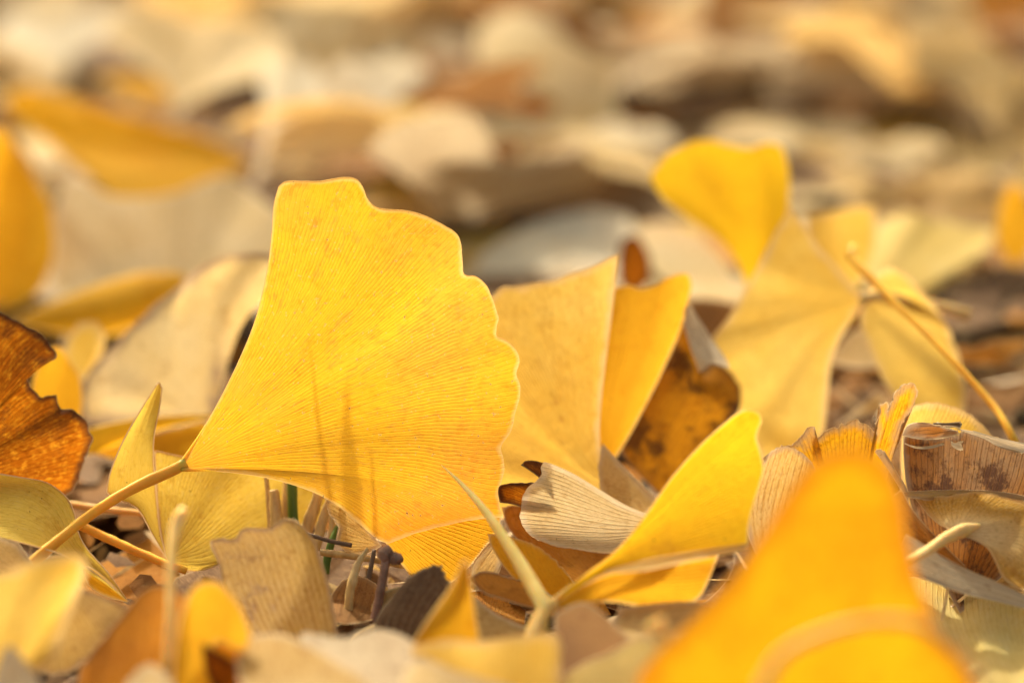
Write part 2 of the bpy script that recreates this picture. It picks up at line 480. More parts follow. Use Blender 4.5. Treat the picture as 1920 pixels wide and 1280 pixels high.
def px_sheet(L, M, R, d, g, cup, rip, ns, nt, jag, fold=None, wave=3.0, twist=0.0):
    SEED[0] += 1
    rs = random.Random(SEED[0])
    P, ss, tt, mlen = coons(L, M, R, ns, nt, jag, SEED[0])
    x, y, dz = P[..., 0], P[..., 1], P[..., 2].copy()
    bx, by = L[0][0], L[0][1]
    S, T = ss[None], tt[:, None]
    ph = rs.uniform(0, 6.28)
    dz += g[0] * (x - bx) / 100 + g[1] * (by - y) / 100
    dz += cup * ((2 * S - 1) ** 2) * T + twist * (2 * S - 1) * T * T
    wmm = mlen * (FOCUS + d / 1000.0) / FPX * 1000
    wv = max(0.6, min(wave, wmm / 22.0))
    dz += rip * T ** 1.8 * (np.sin(S * wv * 6.28 + ph) + 0.3 * np.sin(S * wv * 2.3 * 6.28 + 2 * ph))
    dz += rip * 0.5 * np.sin(T * 4.5 + S * 2.0 + ph) * T
    if fold:
        (x0, y0), (x1, y1), amt = fold
        nx, ny = -(y1 - y0), (x1 - x0)
        q = (nx * (x - x0) + ny * (y - y0)) / math.hypot(nx, ny)
        q = np.where(q > 0, q, 0)
        dz += amt * q / 100
    depth = FOCUS + (d + dz) / 1000.0
    depth = np.minimum(depth, ground_depth(y, 0.0012 + 0.0005 * np.sin(x * 0.05 + ph)))     # rests on the soil
    W = unproject(x, y, depth)
    return W, ss, tt, wmm


def px_path(pts, d, g, ref, n=24):
    C, _ = catmull(pts, n)
    dz = C[:, 2] + g[0] * (C[:, 0] - ref[0]) / 100 + g[1] * (ref[1] - C[:, 1]) / 100
    return unproject(C[:, 0], C[:, 1], FOCUS + (d + dz) / 1000.0)


def leaf(label, mat, L, M, R, d=0.0, g=(0, 0), cup=0.0, rip=0.5, stalk=None, sr=(0.55, 0.8), smat=None, res=(72, 20),
         jag=1.3, fold=None, wave=3.0, twist=0.0, parts=(), group=None, name='ginkgo_leaf', ribs=0.16):
    """a leaf from outline points in photograph pixels; d = millimetres behind (+) or before (-) the focus plane,
    g = depth slope in mm per 100 px to the right and upwards, third coordinate of a point = extra depth in mm"""
    W, ss, tt, wmm = px_sheet(L, M, R, d, g, cup, rip, res[0], res[1], jag, fold, wave, twist)
    base = W[0, 0].copy()
    V, F, uv, e, nv = sheet(W, ss, tt, wmm)
    me = new_mesh('blade', V - base, F, uv, e, nv, (MT[mat],))
    zmin = W[..., 2].min() * 1000
    REPORT.append((label[:50], round(zmin, 1), round(W[..., 2].max() * 1000, 1), round(wmm, 1)))
    if not stalk and not parts:
        return tag(link(name, me, base), label, 'leaf', group)
    root = tag(link(name, None, base), label, 'leaf', group)
    root.empty_display_size = 0.005
    link('blade', me, parent=root)
    if stalk:
        C = px_path(stalk, d, g, L[0], 30)
        r = np.interp(np.linspace(0, 1, 30), np.linspace(0, 1, len(sr)), sr) / 1000.0
        V2, F2 = tube(C, r, 12, 0.8, 0.03, SEED[0])
        F2 = list(F2)
        if ribs:                                   # the stalk forks and runs out along both blade edges
            for k in (0, -1):
                E = W[:, k]
                q = np.linspace(0, ribs, 16)
                Lc = np.concatenate([[0], np.cumsum(np.linalg.norm(np.diff(E, axis=0), axis=1))])
                E2 = np.stack([np.interp(q * Lc[-1], Lc, E[:, a]) for a in range(3)], 1)
                E2[0] = C[1]
                V3, F3 = tube(E2, np.linspace(1.0, 0.2, 16) ** 1.4 * sr[0] * 0.00042, 10, 0.9)
                F2 += [tuple(i + len(V2) for i in f) for f in F3]
                V2 = np.vstack([V2, V3])
        link('stalk', new_mesh('stalk', V2 - base, F2, mats=(smat or M_STALK_Y,)), parent=root)
    for part in parts:
        if len(part) == 4:
            pn, pm, path, pr = part
            V2, F2 = tube(px_path(path, d, g, L[0], 30), np.interp(np.linspace(0, 1, 30), np.linspace(0, 1, len(pr)), pr) / 1000.0, 12, 0.55, 0.01)
            link(pn, new_mesh(pn, V2 - base, F2, mats=(pm,)), parent=root)
            continue
        pn, pm, pL, pM, pR, kw = part
        kw = dict(kw)
        W2, s2, t2, w2 = px_sheet(pL, pM, pR, kw.pop('d', d), kw.pop('g', g), kw.pop('cup', 0), kw.pop('rip', 0.4),
                                  *kw.pop('res', (40, 12)), kw.pop('jag', jag), kw.pop('fold', None))
        V2, F2, u2, e2, n2 = sheet(W2, s2, t2, w2)
        o = link(pn, new_mesh(pn, V2 - base, F2, u2, e2, n2, (MT[pm],)), parent=root)
        if 'label' in kw:
            o['label'] = kw['label']
    return root


def fan(bx, by, ang, rad, spread=110, sq=1.0, notch=0.12, seed=0, shear=0.0, n=9):
    """outline of an open ginkgo blade around a base pixel"""
    rs = random.Random(seed)

    def P(a, r):
        a = math.radians(a)
        x, y = r * math.cos(a), r * math.sin(a) * sq
        return (bx + x + shear * y, by - y)
    h = spread / 2
    L = [(bx, by), P(ang + h * 0.62, rad * 0.3), P(ang + h * 0.86, rad * 0.65), P(ang + h, rad * 0.93)]
    R = [(bx, by), P(ang - h * 0.62, rad * 0.3), P(ang - h * 0.86, rad * 0.65), P(ang - h, rad * 0.93)]
    M = []
    for k in range(1, n):
        u = k / n
        r = rad * (1 + 0.05 * rs.uniform(-1, 1) + 0.06 * math.sin(u * math.pi))
        if abs(u - 0.5) < 0.06:
            r *= 1 - notch
        M.append(P(ang + h - spread * u, r))
    return L, M, R


# ------------------------------------------------------------------ ground
def build_ground():
    n = 60
    xs = np.concatenate([np.linspace(-30, -1.2, 8), np.linspace(-1.0, 1.0, n), np.linspace(1.2, 30, 8)])
    ys = np.concatenate([np.linspace(-30, -0.4, 8), np.linspace(-0.2, 2.2, n), np.linspace(2.5, 40, 8)])
    V = []
    for y in ys:
        for x in xs:
            V.append((x, y, 0.0022 * mnoise.noise((x * 14, y * 14, 0)) - 0.003 - 0.006 * max(0.0, min(1.0, (0.52 - y) / 0.06))))
    F = grid_faces(len(ys), len(xs))
    o = link('ground', new_mesh('ground', V, F, mats=(M_SOIL,)))
    o['kind'] = 'structure'


build_ground()

# ------------------------------------------------------------------ generic leaves for the litter
def local_leaf(rs, ns, nt, R=0.045):
    spread = rs.uniform(85, 150)
    L, M, Rr = fan(0, 0, 90, 1000, spread, 1.0, rs.uniform(0.0, 0.3), rs.randint(0, 9999))
    P, ss, tt, mlen = coons(L, M, Rr, ns, nt, 8.0 if ns > 12 else 0, rs.randint(0, 9999))
    x, y = P[..., 0] / 1000 * R, -P[..., 1] / 1000 * R
    y = y - 0.5 * R
    z = np.zeros_like(x)
    c1, c2 = rs.uniform(-9, 14), rs.uniform(-8, 10)
    z += c1 * x * x + c2 * y * y + rs.uniform(-8, 8) * x * y
    a = rs.uniform(0, 6.28)
    z += 0.0022 * np.sin(130 * (x * math.cos(a) + y * math.sin(a)) + rs.uniform(0, 6)) * (tt[:, None] ** 1.5)
    return np.stack([x, y, z], -1), ss, tt, mlen / 1000 * R * 1000


def rand_rot(rs, tilt):
    return np.array(Matrix.Rotation(rs.uniform(0, 6.283), 3, 'Z') @ Matrix.Rotation(rs.gauss(0, tilt), 3, 'X') @ Matrix.Rotation(rs.gauss(0, tilt), 3, 'Y') @ Matrix.Rotation(rs.uniform(0, 6.283), 3, 'Z'))


def build_litter():
    rs = random.Random(11)
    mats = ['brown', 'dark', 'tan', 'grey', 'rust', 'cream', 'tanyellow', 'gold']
    Vs, Fs, UV, E, NV, MI = [], [], [], [], [], []
    off = 0
    for i in range(2600):
        y = 0.16 + 2.0 * rs.random() ** 1.25
        half = 0.16 + y * 0.45
        x = rs.uniform(-half, half)
        near = y < 0.47
        P, ss, tt, w = local_leaf(rs, 13, 7, rs.uniform(0.03, 0.046))
        rot = rand_rot(rs, 0.16 if near else 0.30)
        Q = P.reshape(-1, 3) @ rot.T
        zz = rs.uniform(-0.0065, -0.003) if near else rs.uniform(0.001, 0.009)
        Q = Q * 1.0
        if near:
            Q[:, 2] *= 0.35
        Q += np.array([x, y, 0])
        Q[:, 2] += zz - np.minimum(Q[:, 2].min() * 0.8, 0)
        cap = 0.001 if near else (0.008 if y < 0.66 else 0.014)
        lo = Q[:, 2].min()
        if Q[:, 2].max() > cap:
            Q[:, 2] = lo + (Q[:, 2] - lo) * max(0.1, (cap - lo) / (Q[:, 2].max() - lo))
        V, F, uv, e, nv = sheet(Q.reshape(P.shape), ss, tt, w)
        k = len(grid_faces(7, 13))
        V, F, uv, e, nv = V[:91], F[:k], uv[:91], e[:91], nv[:91]
        Vs.append(V); Fs.append(F + off); UV.append(uv); E.append(e); NV.append(nv)
        off += len(V)
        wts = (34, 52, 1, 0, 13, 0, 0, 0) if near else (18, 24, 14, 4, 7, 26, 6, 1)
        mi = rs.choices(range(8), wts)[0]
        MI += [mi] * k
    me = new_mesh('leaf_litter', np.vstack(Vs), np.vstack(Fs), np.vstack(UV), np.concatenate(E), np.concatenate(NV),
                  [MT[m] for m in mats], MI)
    o = link('leaf_litter', me)
    o['label'] = 'deep bed of dry brown and tan fallen leaves under everything'
    o['category'] = 'leaf litter'
    o['kind'] = 'stuff'


build_litter()
# ------------------------------------------------------------------ the leaves one can pick out, nearest to the focus first
leaf('large bright yellow fan leaf standing upright and sharp in the middle, scalloped edge', 'yellow',
     [(338, 872), (372, 818), (410, 752), (448, 675), (478, 600), (499, 515), (509, 440), (513, 385), (522, 350)],
     [(534, 341), (560, 339), (595, 340), (625, 335), (650, 332), (668, 336), (680, 350), (688, 370), (700, 385), (716, 391),
      (750, 394), (775, 397), (805, 408), (832, 422), (855, 437), (864, 458), (867, 490), (868, 510), (876, 516), (893, 518),
      (912, 535), (924, 560), (931, 582), (935, 598), (931, 614), (931, 630), (945, 635), (962, 648), (972, 664), (974, 680),
      (968, 700), (974, 720), (975, 742), (968, 768), (963, 792), (956, 812), (943, 830), (939, 842), (943, 858), (946, 880),
      (940, 905), (935, 930), (938, 952), (941, 968), (905, 972), (875, 976), (828, 986), (781, 999)],
     [(338, 880), (372, 881), (420, 884), (470, 890), (530, 903), (590, 924), (640, 953), (690, 996), (714, 1014), (730, 1018)],
     d=0, g=(0.3, 0.8), cup=-2.0, rip=0.7, res=(260, 44), jag=0.5, wave=2.0,
     stalk=[(350, 868, 0.4), (318, 884, 0.2), (270, 905, 0), (215, 935, -1), (160, 972, -2), (110, 1012, -4), (60, 1055, -6), (20, 1100, -8)],
     sr=(1.0, 1.05, 0.95, 0.9, 0.95, 1.05, 1.1))

leaf('amber yellow leaf tucked under the lower right corner of the big upright leaf', 'gold',
     [(690, 955), (750, 925), (840, 905), (925, 898)],
     [(932, 930), (938, 962), (934, 993), (921, 1012), (905, 1030), (888, 1052), (868, 1074), (836, 1094)],
     [(690, 962), (705, 990), (725, 1020), (774, 1086)], d=2.2, g=(0.2, 0.9), cup=0.5, rip=0.2, res=(90, 24), jag=0.7)

leaf('tan yellow leaf standing directly behind the right edge of the big upright leaf', 'tanyellow',
     [(1240, 940), (1180, 944), (1100, 956), (1010, 965), (930, 972)],
     [(890, 950), (872, 900), (862, 820), (868, 700), (885, 620), (930, 546), (965, 537), (1000, 531), (1040, 524), (1068, 512), (1095, 505), (1125, 492)],
     [(1240, 936), (1185, 922), (1150, 898), (1130, 862), (1124, 815), (1128, 745), (1138, 660), (1148, 580), (1160, 476)],
     d=17, g=(-0.6, 1.5), cup=2, rip=0.8, res=(90, 26))

leaf('golden yellow leaf with bent rounded tip, right behind the tan yellow one', 'gold',
     [(1125, 900), (1120, 830), (1122, 740), (1135, 640), (1150, 540)],
     [(1175, 535), (1205, 540), (1228, 533), (1250, 520), (1275, 512), (1290, 514)],
     [(1125, 900), (1165, 842), (1200, 780), (1240, 700), (1275, 620), (1298, 535)],
     d=27, g=(0.5, 1.5), cup=1.5, rip=0.5)

leaf('scorched brown and amber leaf with a grey rolled upper edge', 'scorch',
     [(1240, 930), (1190, 880), (1165, 835), (1200, 760), (1250, 650), (1285, 585)],
     [(1300, 640, 2), (1312, 690, 3), (1330, 684, 4), (1352, 684, 5), (1372, 700, 6)],
     [(1240, 930), (1290, 890), (1330, 840), (1365, 800), (1386, 765), (1388, 728, 6)],
     d=30, g=(0.8, 2.0), cup=3, rip=0.6,
     parts=[('rolled_edge', 'grey', [(1312, 698, -1), (1296, 655, -1), (1284, 610, 0), (1284, 578, 1)],
             [(1292, 572, 2), (1300, 584, 3)], [(1312, 698, -1), (1335, 680, -3), (1368, 688, -2), (1330, 630, 3), (1304, 590, 3)],
             dict(label='grey weathered rolled edge', jag=0.5))])

leaf('pale tan fold lying at the foot of the tan yellow leaf', 'tan',
     [(1245, 950), (1200, 905), (1165, 870), (1130, 832)], [(1126, 845), (1122, 880), (1128, 930), (1140, 985)],
     [(1245, 950), (1215, 965), (1190, 985), (1170, 1000)], d=14, g=(0.5, 2), cup=1)

leaf('broad tan leaf with a pointed upper corner behind the scorched leaf', 'tanyellow',
     [(1622, 562), (1585, 520), (1535, 462), (1505, 420), (1482, 386)],
     [(1462, 420), (1435, 470), (1405, 528), (1370, 590), (1333, 640), (1345, 700), (1380, 770), (1410, 830), (1445, 880)],
     [(1622, 566), (1590, 610), (1566, 655), (1556, 700), (1550, 760), (1545, 800), (1530, 870)],
     d=50, g=(0.6, 1.2), cup=2, rip=0.5,
     stalk=[(1612, 560), (1660, 556, 1), (1720, 566, 2), (1780, 580, 3), (1815, 590, 4)], sr=(1.2, 1.1, 1.1, 1.3), smat=M_STALK_T)

leaf('golden upright leaf with squared top rising above the pointed tan leaf', 'clear',
     [(1420, 640), (1405, 575), (1395, 520), (1360, 460), (1300, 415), (1245, 375), (1218, 332)],
     [(1235, 305), (1262, 281), (1300, 266), (1335, 262), (1368, 272), (1405, 276), (1440, 266)],
     [(1420, 640), (1445, 560), (1468, 470), (1478, 390), (1480, 330), (1468, 276)],
     d=72, g=(1.0, 2.5), cup=-6, rip=1.0)

leaf('small square yellow leaf top to the right of the pointed tan leaf', 'tanyellow',
     [(1560, 600), (1530, 530), (1515, 460), (1512, 404)], [(1540, 398), (1580, 390), (1615, 385)],
     [(1560, 600), (1610, 540), (1640, 470), (1642, 388)], d=78, g=(0, 2), cup=2)

leaf('wide pale yellow leaf slanting down at the right, far side', 'pale',
     [(1640, 590), (1622, 520), (1635, 450), (1650, 415)],
     [(1700, 400), (1760, 410), (1820, 425), (1862, 432), (1850, 470), (1815, 505), (1770, 545)],
     [(1640, 590), (1690, 580), (1720, 572), (1748, 560)], d=98, g=(1, 14), cup=5, rip=1.5)

leaf('yellow leaf hanging below the stalk junction of the pointed tan leaf', 'tanyellow',
     [(1622, 556), (1640, 520), (1672, 503), (1705, 522)], [(1750, 570), (1785, 630), (1806, 700), (1810, 765), (1780, 800), (1735, 795)],
     [(1622, 560), (1612, 600), (1630, 650), (1655, 710), (1695, 770)], d=52, g=(0.3, 1.5), cup=-4, rip=1.5, wave=2)

leaf('small pale yellow leaf glimpsed under the stalk junction of the pointed tan leaf', 'cream',
     [(1640, 690), (1600, 690), (1556, 680)], [(1570, 650), (1600, 620), (1625, 615)], [(1640, 690), (1650, 660), (1640, 620)], d=66, g=(0, 3))

leaf('leaf hanging on a long curved yellow stalk that leans against the right side', 'tan',
     [(1905, 830), (1880, 850), (1830, 900), (1800, 960)], [(1850, 990), (1920, 1000), (1990, 980)], [(1905, 830), (1950, 870), (2000, 920), (2020, 950)],
     d=16, g=(0, 4), stalk=[(1905, 832, 0), (1888, 800, 0), (1860, 758, 2), (1800, 690, 4), (1740, 628, 7), (1680, 570, 10), (1630, 518, 13), (1602, 488, 15), (1592, 472, 16), (1601, 466, 16)],
     sr=(0.75, 0.75, 0.7, 0.68, 0.66, 0.7, 0.9, 1.15))

leaf('veined pale tan leaf rising behind the grey brown dry one at the right', 'tanyellow',
     [(1700, 960), (1690, 900), (1690, 830), (1705, 765)], [(1730, 756), (1770, 757), (1815, 775), (1850, 805), (1880, 840)],
     [(1700, 960), (1780, 930), (1850, 900), (1890, 870)], d=12, g=(0.5, 1), cup=-2, rip=0.5)

leaf('amber leaf with ruffled brown dry rim right of the middle', 'curl',
     [(1600, 1050), (1540, 990), (1480, 920), (1430, 862)],
     [(1446, 846), (1470, 835), (1492, 828), (1506, 812), (1518, 799), (1526, 800), (1524, 815), (1514, 831), (1530, 822), (1545, 808),
      (1575, 797), (1600, 787), (1620, 792), (1634, 803), (1642, 815), (1644, 795), (1650, 772), (1648, 762), (1657, 753), (1665, 756),
      (1664, 770), (1672, 752), (1678, 735), (1692, 722), (1708, 719), (1719, 728), (1720, 745), (1708, 768), (1694, 788)],
     [(1600, 1050), (1640, 960), (1655, 890), (1675, 835), (1688, 800)],
     d=3, g=(0.2, -0.5), cup=3.0, rip=1.2, wave=5, res=(240, 26), jag=3.0)

leaf('thin pinkish brown dry sliver beside the grey brown leaf', 'grey',
     [(1705, 945), (1690, 920), (1665, 880), (1640, 846)], [(1646, 842), (1656, 846)], [(1705, 945), (1700, 915), (1684, 890), (1662, 858)], d=-2, rip=0.2)

leaf('grey brown dry leaf with dark veins and cracked curled top at the right edge', 'greybrown',
     [(1800, 1150), (1740, 1040), (1704, 930), (1695, 860), (1694, 812)],
     [(1725, 816), (1760, 818), (1795, 814), (1800, 806), (1830, 812), (1870, 820), (1905, 834), (1960, 845), (2010, 870)],
     [(1800, 1150), (1880, 1080), (1980, 980), (2020, 900)],
     d=0, g=(0.2, 0.3), cup=-1.5, rip=0.4, res=(130, 24), jag=2.0,
     parts=[('rolled_edge', 'greybrown', [(1692, 815, -1), (1698, 800, -2), (1712, 793, -2.5), (1736, 792, -2), (1752, 797, -2.5)], [(1775, 802, -2), (1793, 806, -2)],
             [(1692, 816, -1), (1716, 822, -1.5), (1745, 824, -1), (1775, 820, -1.5), (1800, 813, -1.5)], dict(label='grey brown curled strip along the top', jag=2.0)),
            ('tear', 'cream', [(1696, 830, -2), (1715, 836, -2), (1740, 836, -2), (1768, 830, -2)], [(1770, 833, -2)], [(1696, 832, -2), (1715, 840, -2), (1740, 841, -2), (1768, 835, -2)], dict(jag=0.8, rip=0)),
            ('tear', 'cream', [(1783, 826, -2), (1790, 830, -2), (1798, 827, -2), (1806, 826, -2)], [(1803, 834, -2), (1806, 842, -2)], [(1783, 827, -2), (1784, 834, -2), (1790, 840, -2), (1800, 844, -2)], dict(jag=1.2, rip=0)),
            ('rolled_edge', 'dark', [(1748, 800, 0), (1750, 792, 0), (1775, 793, 0), (1800, 791, 0)], [(1803, 797, 0)],
             [(1748, 800, 0), (1770, 800, -1), (1790, 800, -1), (1800, 803, -1)], dict(jag=1.0)),
            ('rolled_edge', 'grey', [(1790, 803, -1), (1825, 808, -2), (1865, 820, -2), (1922, 832, -2)], [(1930, 840, -2), (1925, 850, -2)],
             [(1790, 803, -1), (1840, 820, -1.5), (1870, 836, -1.5), (1910, 846, -2)], dict(jag=1.5))])

leaf('tan shell shaped leaf with cream base and short stalk at the right edge', 'shell',
     [(1792, 996, 0), (1765, 985, 2), (1745, 970, 4), (1728, 950, 5), (1716, 934, 5)],
     [(1740, 930, 4), (1780, 928, 2), (1830, 922, 0), (1870, 928, 0), (1930, 942, 0), (1990, 960, 0), (2040, 1010, 0), (2040, 1080, 0), (1990, 1110, 0), (1950, 1112, -1), (1925, 1108, -1)],
     [(1792, 1002, 0), (1820, 1008, -1), (1850, 1024, -2), (1866, 1050, -2), (1880, 1080, -2), (1905, 1100, -2)],
     d=-11, g=(0.2, 2.5), cup=2.0, rip=0.4, res=(120, 26),
     stalk=[(1838, 984, 0), (1806, 994, -0.5), (1775, 1008, -2), (1745, 1028, -4), (1715, 1046, -7), (1703, 1054, -8)], sr=(0.3, 1.35, 1.2, 1.05, 0.95, 0.85), smat=M_STALK_T)

leaf('brown leaf with a pale rolled lip just above the shell shaped leaf', 'tangold',
     [(1990, 950), (1900, 925), (1800, 918), (1690, 922)], [(1680, 928)], [(1990, 960), (1900, 936), (1820, 930), (1740, 938)], d=-5, rip=0.3, g=(0, 2))

leaf('brown leaf with fine ridges wedged under the shell shaped leaf', 'tan',
     [(2010, 1120), (1940, 1080), (1860, 1030), (1800, 1010)], [(1770, 1030), (1765, 1060), (1790, 1085)], [(2010, 1130), (1950, 1120), (1880, 1110), (1830, 1100)],
     d=0, g=(0.3, 3))

leaf('long brown dry leaf slanting from the orange blurred leaf towards the right edge', 'rust',
     [(1810, 1060), (1760, 1010), (1715, 960), (1690, 915)], [(1660, 950), (1640, 1010), (1660, 1060)], [(1810, 1066), (1760, 1075), (1710, 1075), (1690, 1072)], d=-9, g=(0, 1))

leaf('pale tan blurred strip crossing below the shell shaped leaf', 'grey',
     [(1960, 1135), (1880, 1095), (1800, 1060), (1700, 1000)], [(1690, 1030), (1700, 1060)], [(1960, 1150), (1880, 1130), (1800, 1110), (1720, 1080)], d=-16, g=(0, 1.5))

leaf('big pale yellow leaf filling the lower right corner, soft', 'pale',
     [(1990, 1400), (1880, 1350), (1760, 1260), (1690, 1170), (1680, 1085)],
     [(1730, 1082), (1790, 1090), (1850, 1100), (1910, 1112), (1990, 1130)], [(1990, 1400), (2010, 1320), (2020, 1240), (2020, 1150)],
     d=-32, g=(0, 12), cup=-3, rip=1.0)

# yellow leaf leaning right in the foreground middle
leaf('clear yellow folded leaf leaning right with a long pointed pale spur', 'clear',
     [(1018, 1146), (1060, 1105), (1110, 1068), (1150, 1038), (1200, 980), (1260, 895), (1320, 828), (1375, 780)],
     [(1392, 770), (1408, 767), (1424, 776), (1428, 790), (1421, 808), (1419, 822), (1427, 850), (1431, 880), (1424, 910), (1412, 950), (1404, 985)],
     [(1020, 1150), (1060, 1122), (1120, 1080), (1180, 1062), (1260, 1048), (1330, 1036), (1402, 1022)],
     d=-24, g=(0.6, 1.2), cup=-1.0, rip=0.15, res=(90, 26), jag=0.4,
     stalk=[(1035, 1132, 0), (1018, 1150, -1), (1003, 1175, -3), (992, 1200, -5), (985, 1225, -7)], sr=(1.6, 1.3, 1.1, 1.0), smat=M_STALK_C,
     parts=[('spur', M_SPUR, [(1008, 1185, -2), (1020, 1142, 0), (1000, 1100, 3), (962, 1035, 7), (915, 965, 12), (870, 912, 17), (828, 872, 21)], (1.0, 2.3, 1.9, 1.5, 1.15, 0.7, 0.15)),
            ('lower_lobe', 'gold', [(1020, 1152), (1080, 1132, -2), (1150, 1128, -2), (1230, 1142, -1), (1280, 1138, 0)],
             [(1310, 1120, 1), (1330, 1085, 1), (1345, 1045, 1)], [(1020, 1148), (1080, 1105, -2), (1150, 1072, -4), (1240, 1053, -4), (1350, 1036, -1)],
             dict(rip=0.4, cup=1.0)),
            ('fold_ridge', 'tanyellow', [(1135, 1070, -4.5), (1200, 1052, -5), (1300, 1034, -4), (1400, 1018, -1)], [(1404, 1022, -1)],
             [(1135, 1074, -4.5), (1200, 1070, -6), (1300, 1050, -5), (1400, 1030, -2)], dict(rip=0.1, jag=0.3))])

leaf('cream dry leaf with dark vein lines and an amber frilled left end', 'cream',
     [(1260, 985), (1220, 967), (1170, 945), (1120, 915), (1075, 888), (1040, 872), (1020, 866)],
     [(1014, 876), (1016, 888), (1005, 902), (992, 912), (980, 930), (977, 950), (974, 968), (980, 985), (992, 1000), (1010, 1012), (1040, 1022), (1080, 1028)],
     [(1260, 990), (1235, 1010), (1210, 1022), (1180, 1032), (1140, 1036), (1110, 1033)],
     d=-4, g=(-0.5, 1.5), cup=-3.0, rip=0.8, wave=2, res=(110, 26), jag=0.7,
     parts=[('amber_lobe', 'ember', [(1040, 940, 1), (1015, 900, 1), (990, 880, 1), (977, 872, 1)], [(985, 864, 1), (1000, 863, 1), (1014, 866, 1)],
             [(1040, 940, 1), (1030, 905, 1), (1022, 880, 1), (1020, 866, 1)], dict(label='small amber lit lobe')),
            ('amber_lobe', 'ember', [(1040, 950, 2), (1000, 955, 2), (960, 945, 2), (938, 942, 2)], [(934, 925, 2), (936, 912, 2), (952, 906, 2), (975, 905, 2)],
             [(1040, 945, 2), (1025, 920, 2), (1010, 908, 2), (998, 905, 2)], dict(label='small amber brown lobe'))])

leaf('amber gold leaf curled behind the pale pointed spur', 'gold',
     [(1085, 1125), (1010, 1120), (960, 1080), (925, 1030), (915, 1000)],
     [(950, 1005), (985, 1014), (1015, 1028), (1045, 1055)], [(1085, 1125), (1085, 1112), (1080, 1100), (1070, 1085)],
     d=-10, g=(-0.5, 1.5), cup=2, rip=0.4)

leaf('small tan leaf edge peeping out between the big upright leaf and its amber neighbour', 'tan',
     [(880, 1110), (885, 1060), (905, 1030), (928, 1005)], [(945, 1010), (950, 1030)], [(880, 1110), (920, 1100), (935, 1075), (945, 1045)], d=2, g=(0, 1))

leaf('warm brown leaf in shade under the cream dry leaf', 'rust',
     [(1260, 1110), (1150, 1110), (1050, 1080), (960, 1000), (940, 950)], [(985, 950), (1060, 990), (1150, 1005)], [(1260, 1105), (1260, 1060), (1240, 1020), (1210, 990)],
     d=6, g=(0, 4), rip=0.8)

# left side
leaf('orange brown torn leaf with a bitten dark edge at the left border', 'ember',
     [(-120, 900), (-100, 800), (-70, 700), (-40, 620), (-10, 582)],
     [(10, 588), (30, 601), (55, 614), (72, 622), (90, 640), (107, 665), (100, 674), (80, 680), (62, 692), (52, 706), (56, 722), (68, 735), (76, 744),
      (92, 741), (105, 741), (108, 752), (115, 765), (132, 768), (150, 778), (164, 790), (168, 808), (176, 822), (168, 838), (160, 858), (152, 885), (140, 915)],
     [(-120, 910), (-60, 925), (0, 930), (60, 935), (120, 930)],
     d=8, g=(0.6, 0.8), cup=2.0, rip=1.0, res=(170, 26), jag=1.6)

leaf('pale beige leaf with brown bruised edge behind the orange brown torn leaf', 'beige',
     [(405, 800), (330, 790), (250, 792), (165, 790), (148, 745)],
     [(160, 705), (195, 665), (235, 625), (280, 582), (330, 540), (375, 500), (420, 480), (470, 474), (520, 478), (570, 500)],
     [(405, 795), (403, 745), (408, 690), (425, 630), (460, 590), (520, 560)],
     d=48, g=(-1.0, 1.0), cup=4.0, rip=0.9,
     stalk=[(400, 795), (430, 815, -2), (470, 840, -4), (520, 880, -5)], sr=(1.1, 0.9, 0.9))

leaf('narrow bright yellow leaf lying under the pale beige leaf', 'clear',
     [(410, 776), (340, 778), (260, 785), (180, 800), (130, 815)], [(150, 850), (165, 852)], [(410, 782), (360, 790), (300, 805), (240, 828), (200, 850)],
     d=40, g=(0, 2.0), cup=1)

leaf('yellow brown shaded leaf below the bright narrow yellow one', 'gold',
     [(440, 900), (340, 880), (250, 870), (180, 852)], [(230, 830), (300, 810)], [(440, 895), (430, 850), (410, 810), (380, 790)], d=36, g=(0, 2.5))

leaf('greenish yellow folded leaf crossing behind the stalk of the big upright leaf', 'olive',
     [(312, 1046, 0), (300, 990, 2), (294, 930, 3), (291, 880, 3), (289, 845, 3)],
     [(310, 848, 3), (380, 866, 4), (450, 876, 4), (545, 900, 4), (615, 935, 3), (615, 975, 2), (560, 990, 1)],
     [(318, 1052, 0), (340, 1066, 0), (365, 1071, 0), (400, 1062, 0), (440, 1040, 0), (500, 1015, 1)],
     d=3, g=(5.0, 1.0), cup=2, rip=0.6, res=(80, 24),
     parts=[('folded_lobe', 'olive', [(312, 1046, 0), (285, 1000, 1), (255, 950, 2), (205, 930, 3), (203, 900, 3), (220, 850, 3), (245, 800, 3), (272, 755, 3), (293, 722, 3)],
             [(298, 716, 3), (302, 722, 3)], [(312, 1046, 0), (300, 990, 1.5), (294, 930, 2), (289, 870, 2), (289, 820, 2), (299, 765, 2), (304, 726, 3)],
             dict(rip=0.2, jag=0.5, res=(40, 26), cup=-2))])

leaf('yellow leaf with fine veins arching down at the left border under the torn leaf', 'olive',
     [(242, 1128, 0), (205, 1075, 1), (165, 1030, 2), (148, 1000, 3), (142, 970, 5), (128, 935, 7), (90, 905, 9), (40, 895, 10), (-20, 885, 10)],
     [(-60, 900, 10), (-80, 940, 6), (-70, 980, 2), (-30, 1005, 0)],
     [(238, 1126, -1), (200, 1090, -2), (160, 1062, -2), (120, 1040, -2), (70, 1025, -1), (20, 1012, 0)],
     d=-5, g=(0, 0.8), cup=-3.5, rip=0.4, res=(90, 30), jag=0.4,
     parts=[('underside', 'gold', [(240, 1128, 0), (205, 1090, -1), (175, 1066, -1), (160, 1060, 0)], [(160, 1080, 1)], [(236, 1128, 0), (205, 1120, 1), (180, 1108, 1), (165, 1095, 1)], dict(rip=0.1))])

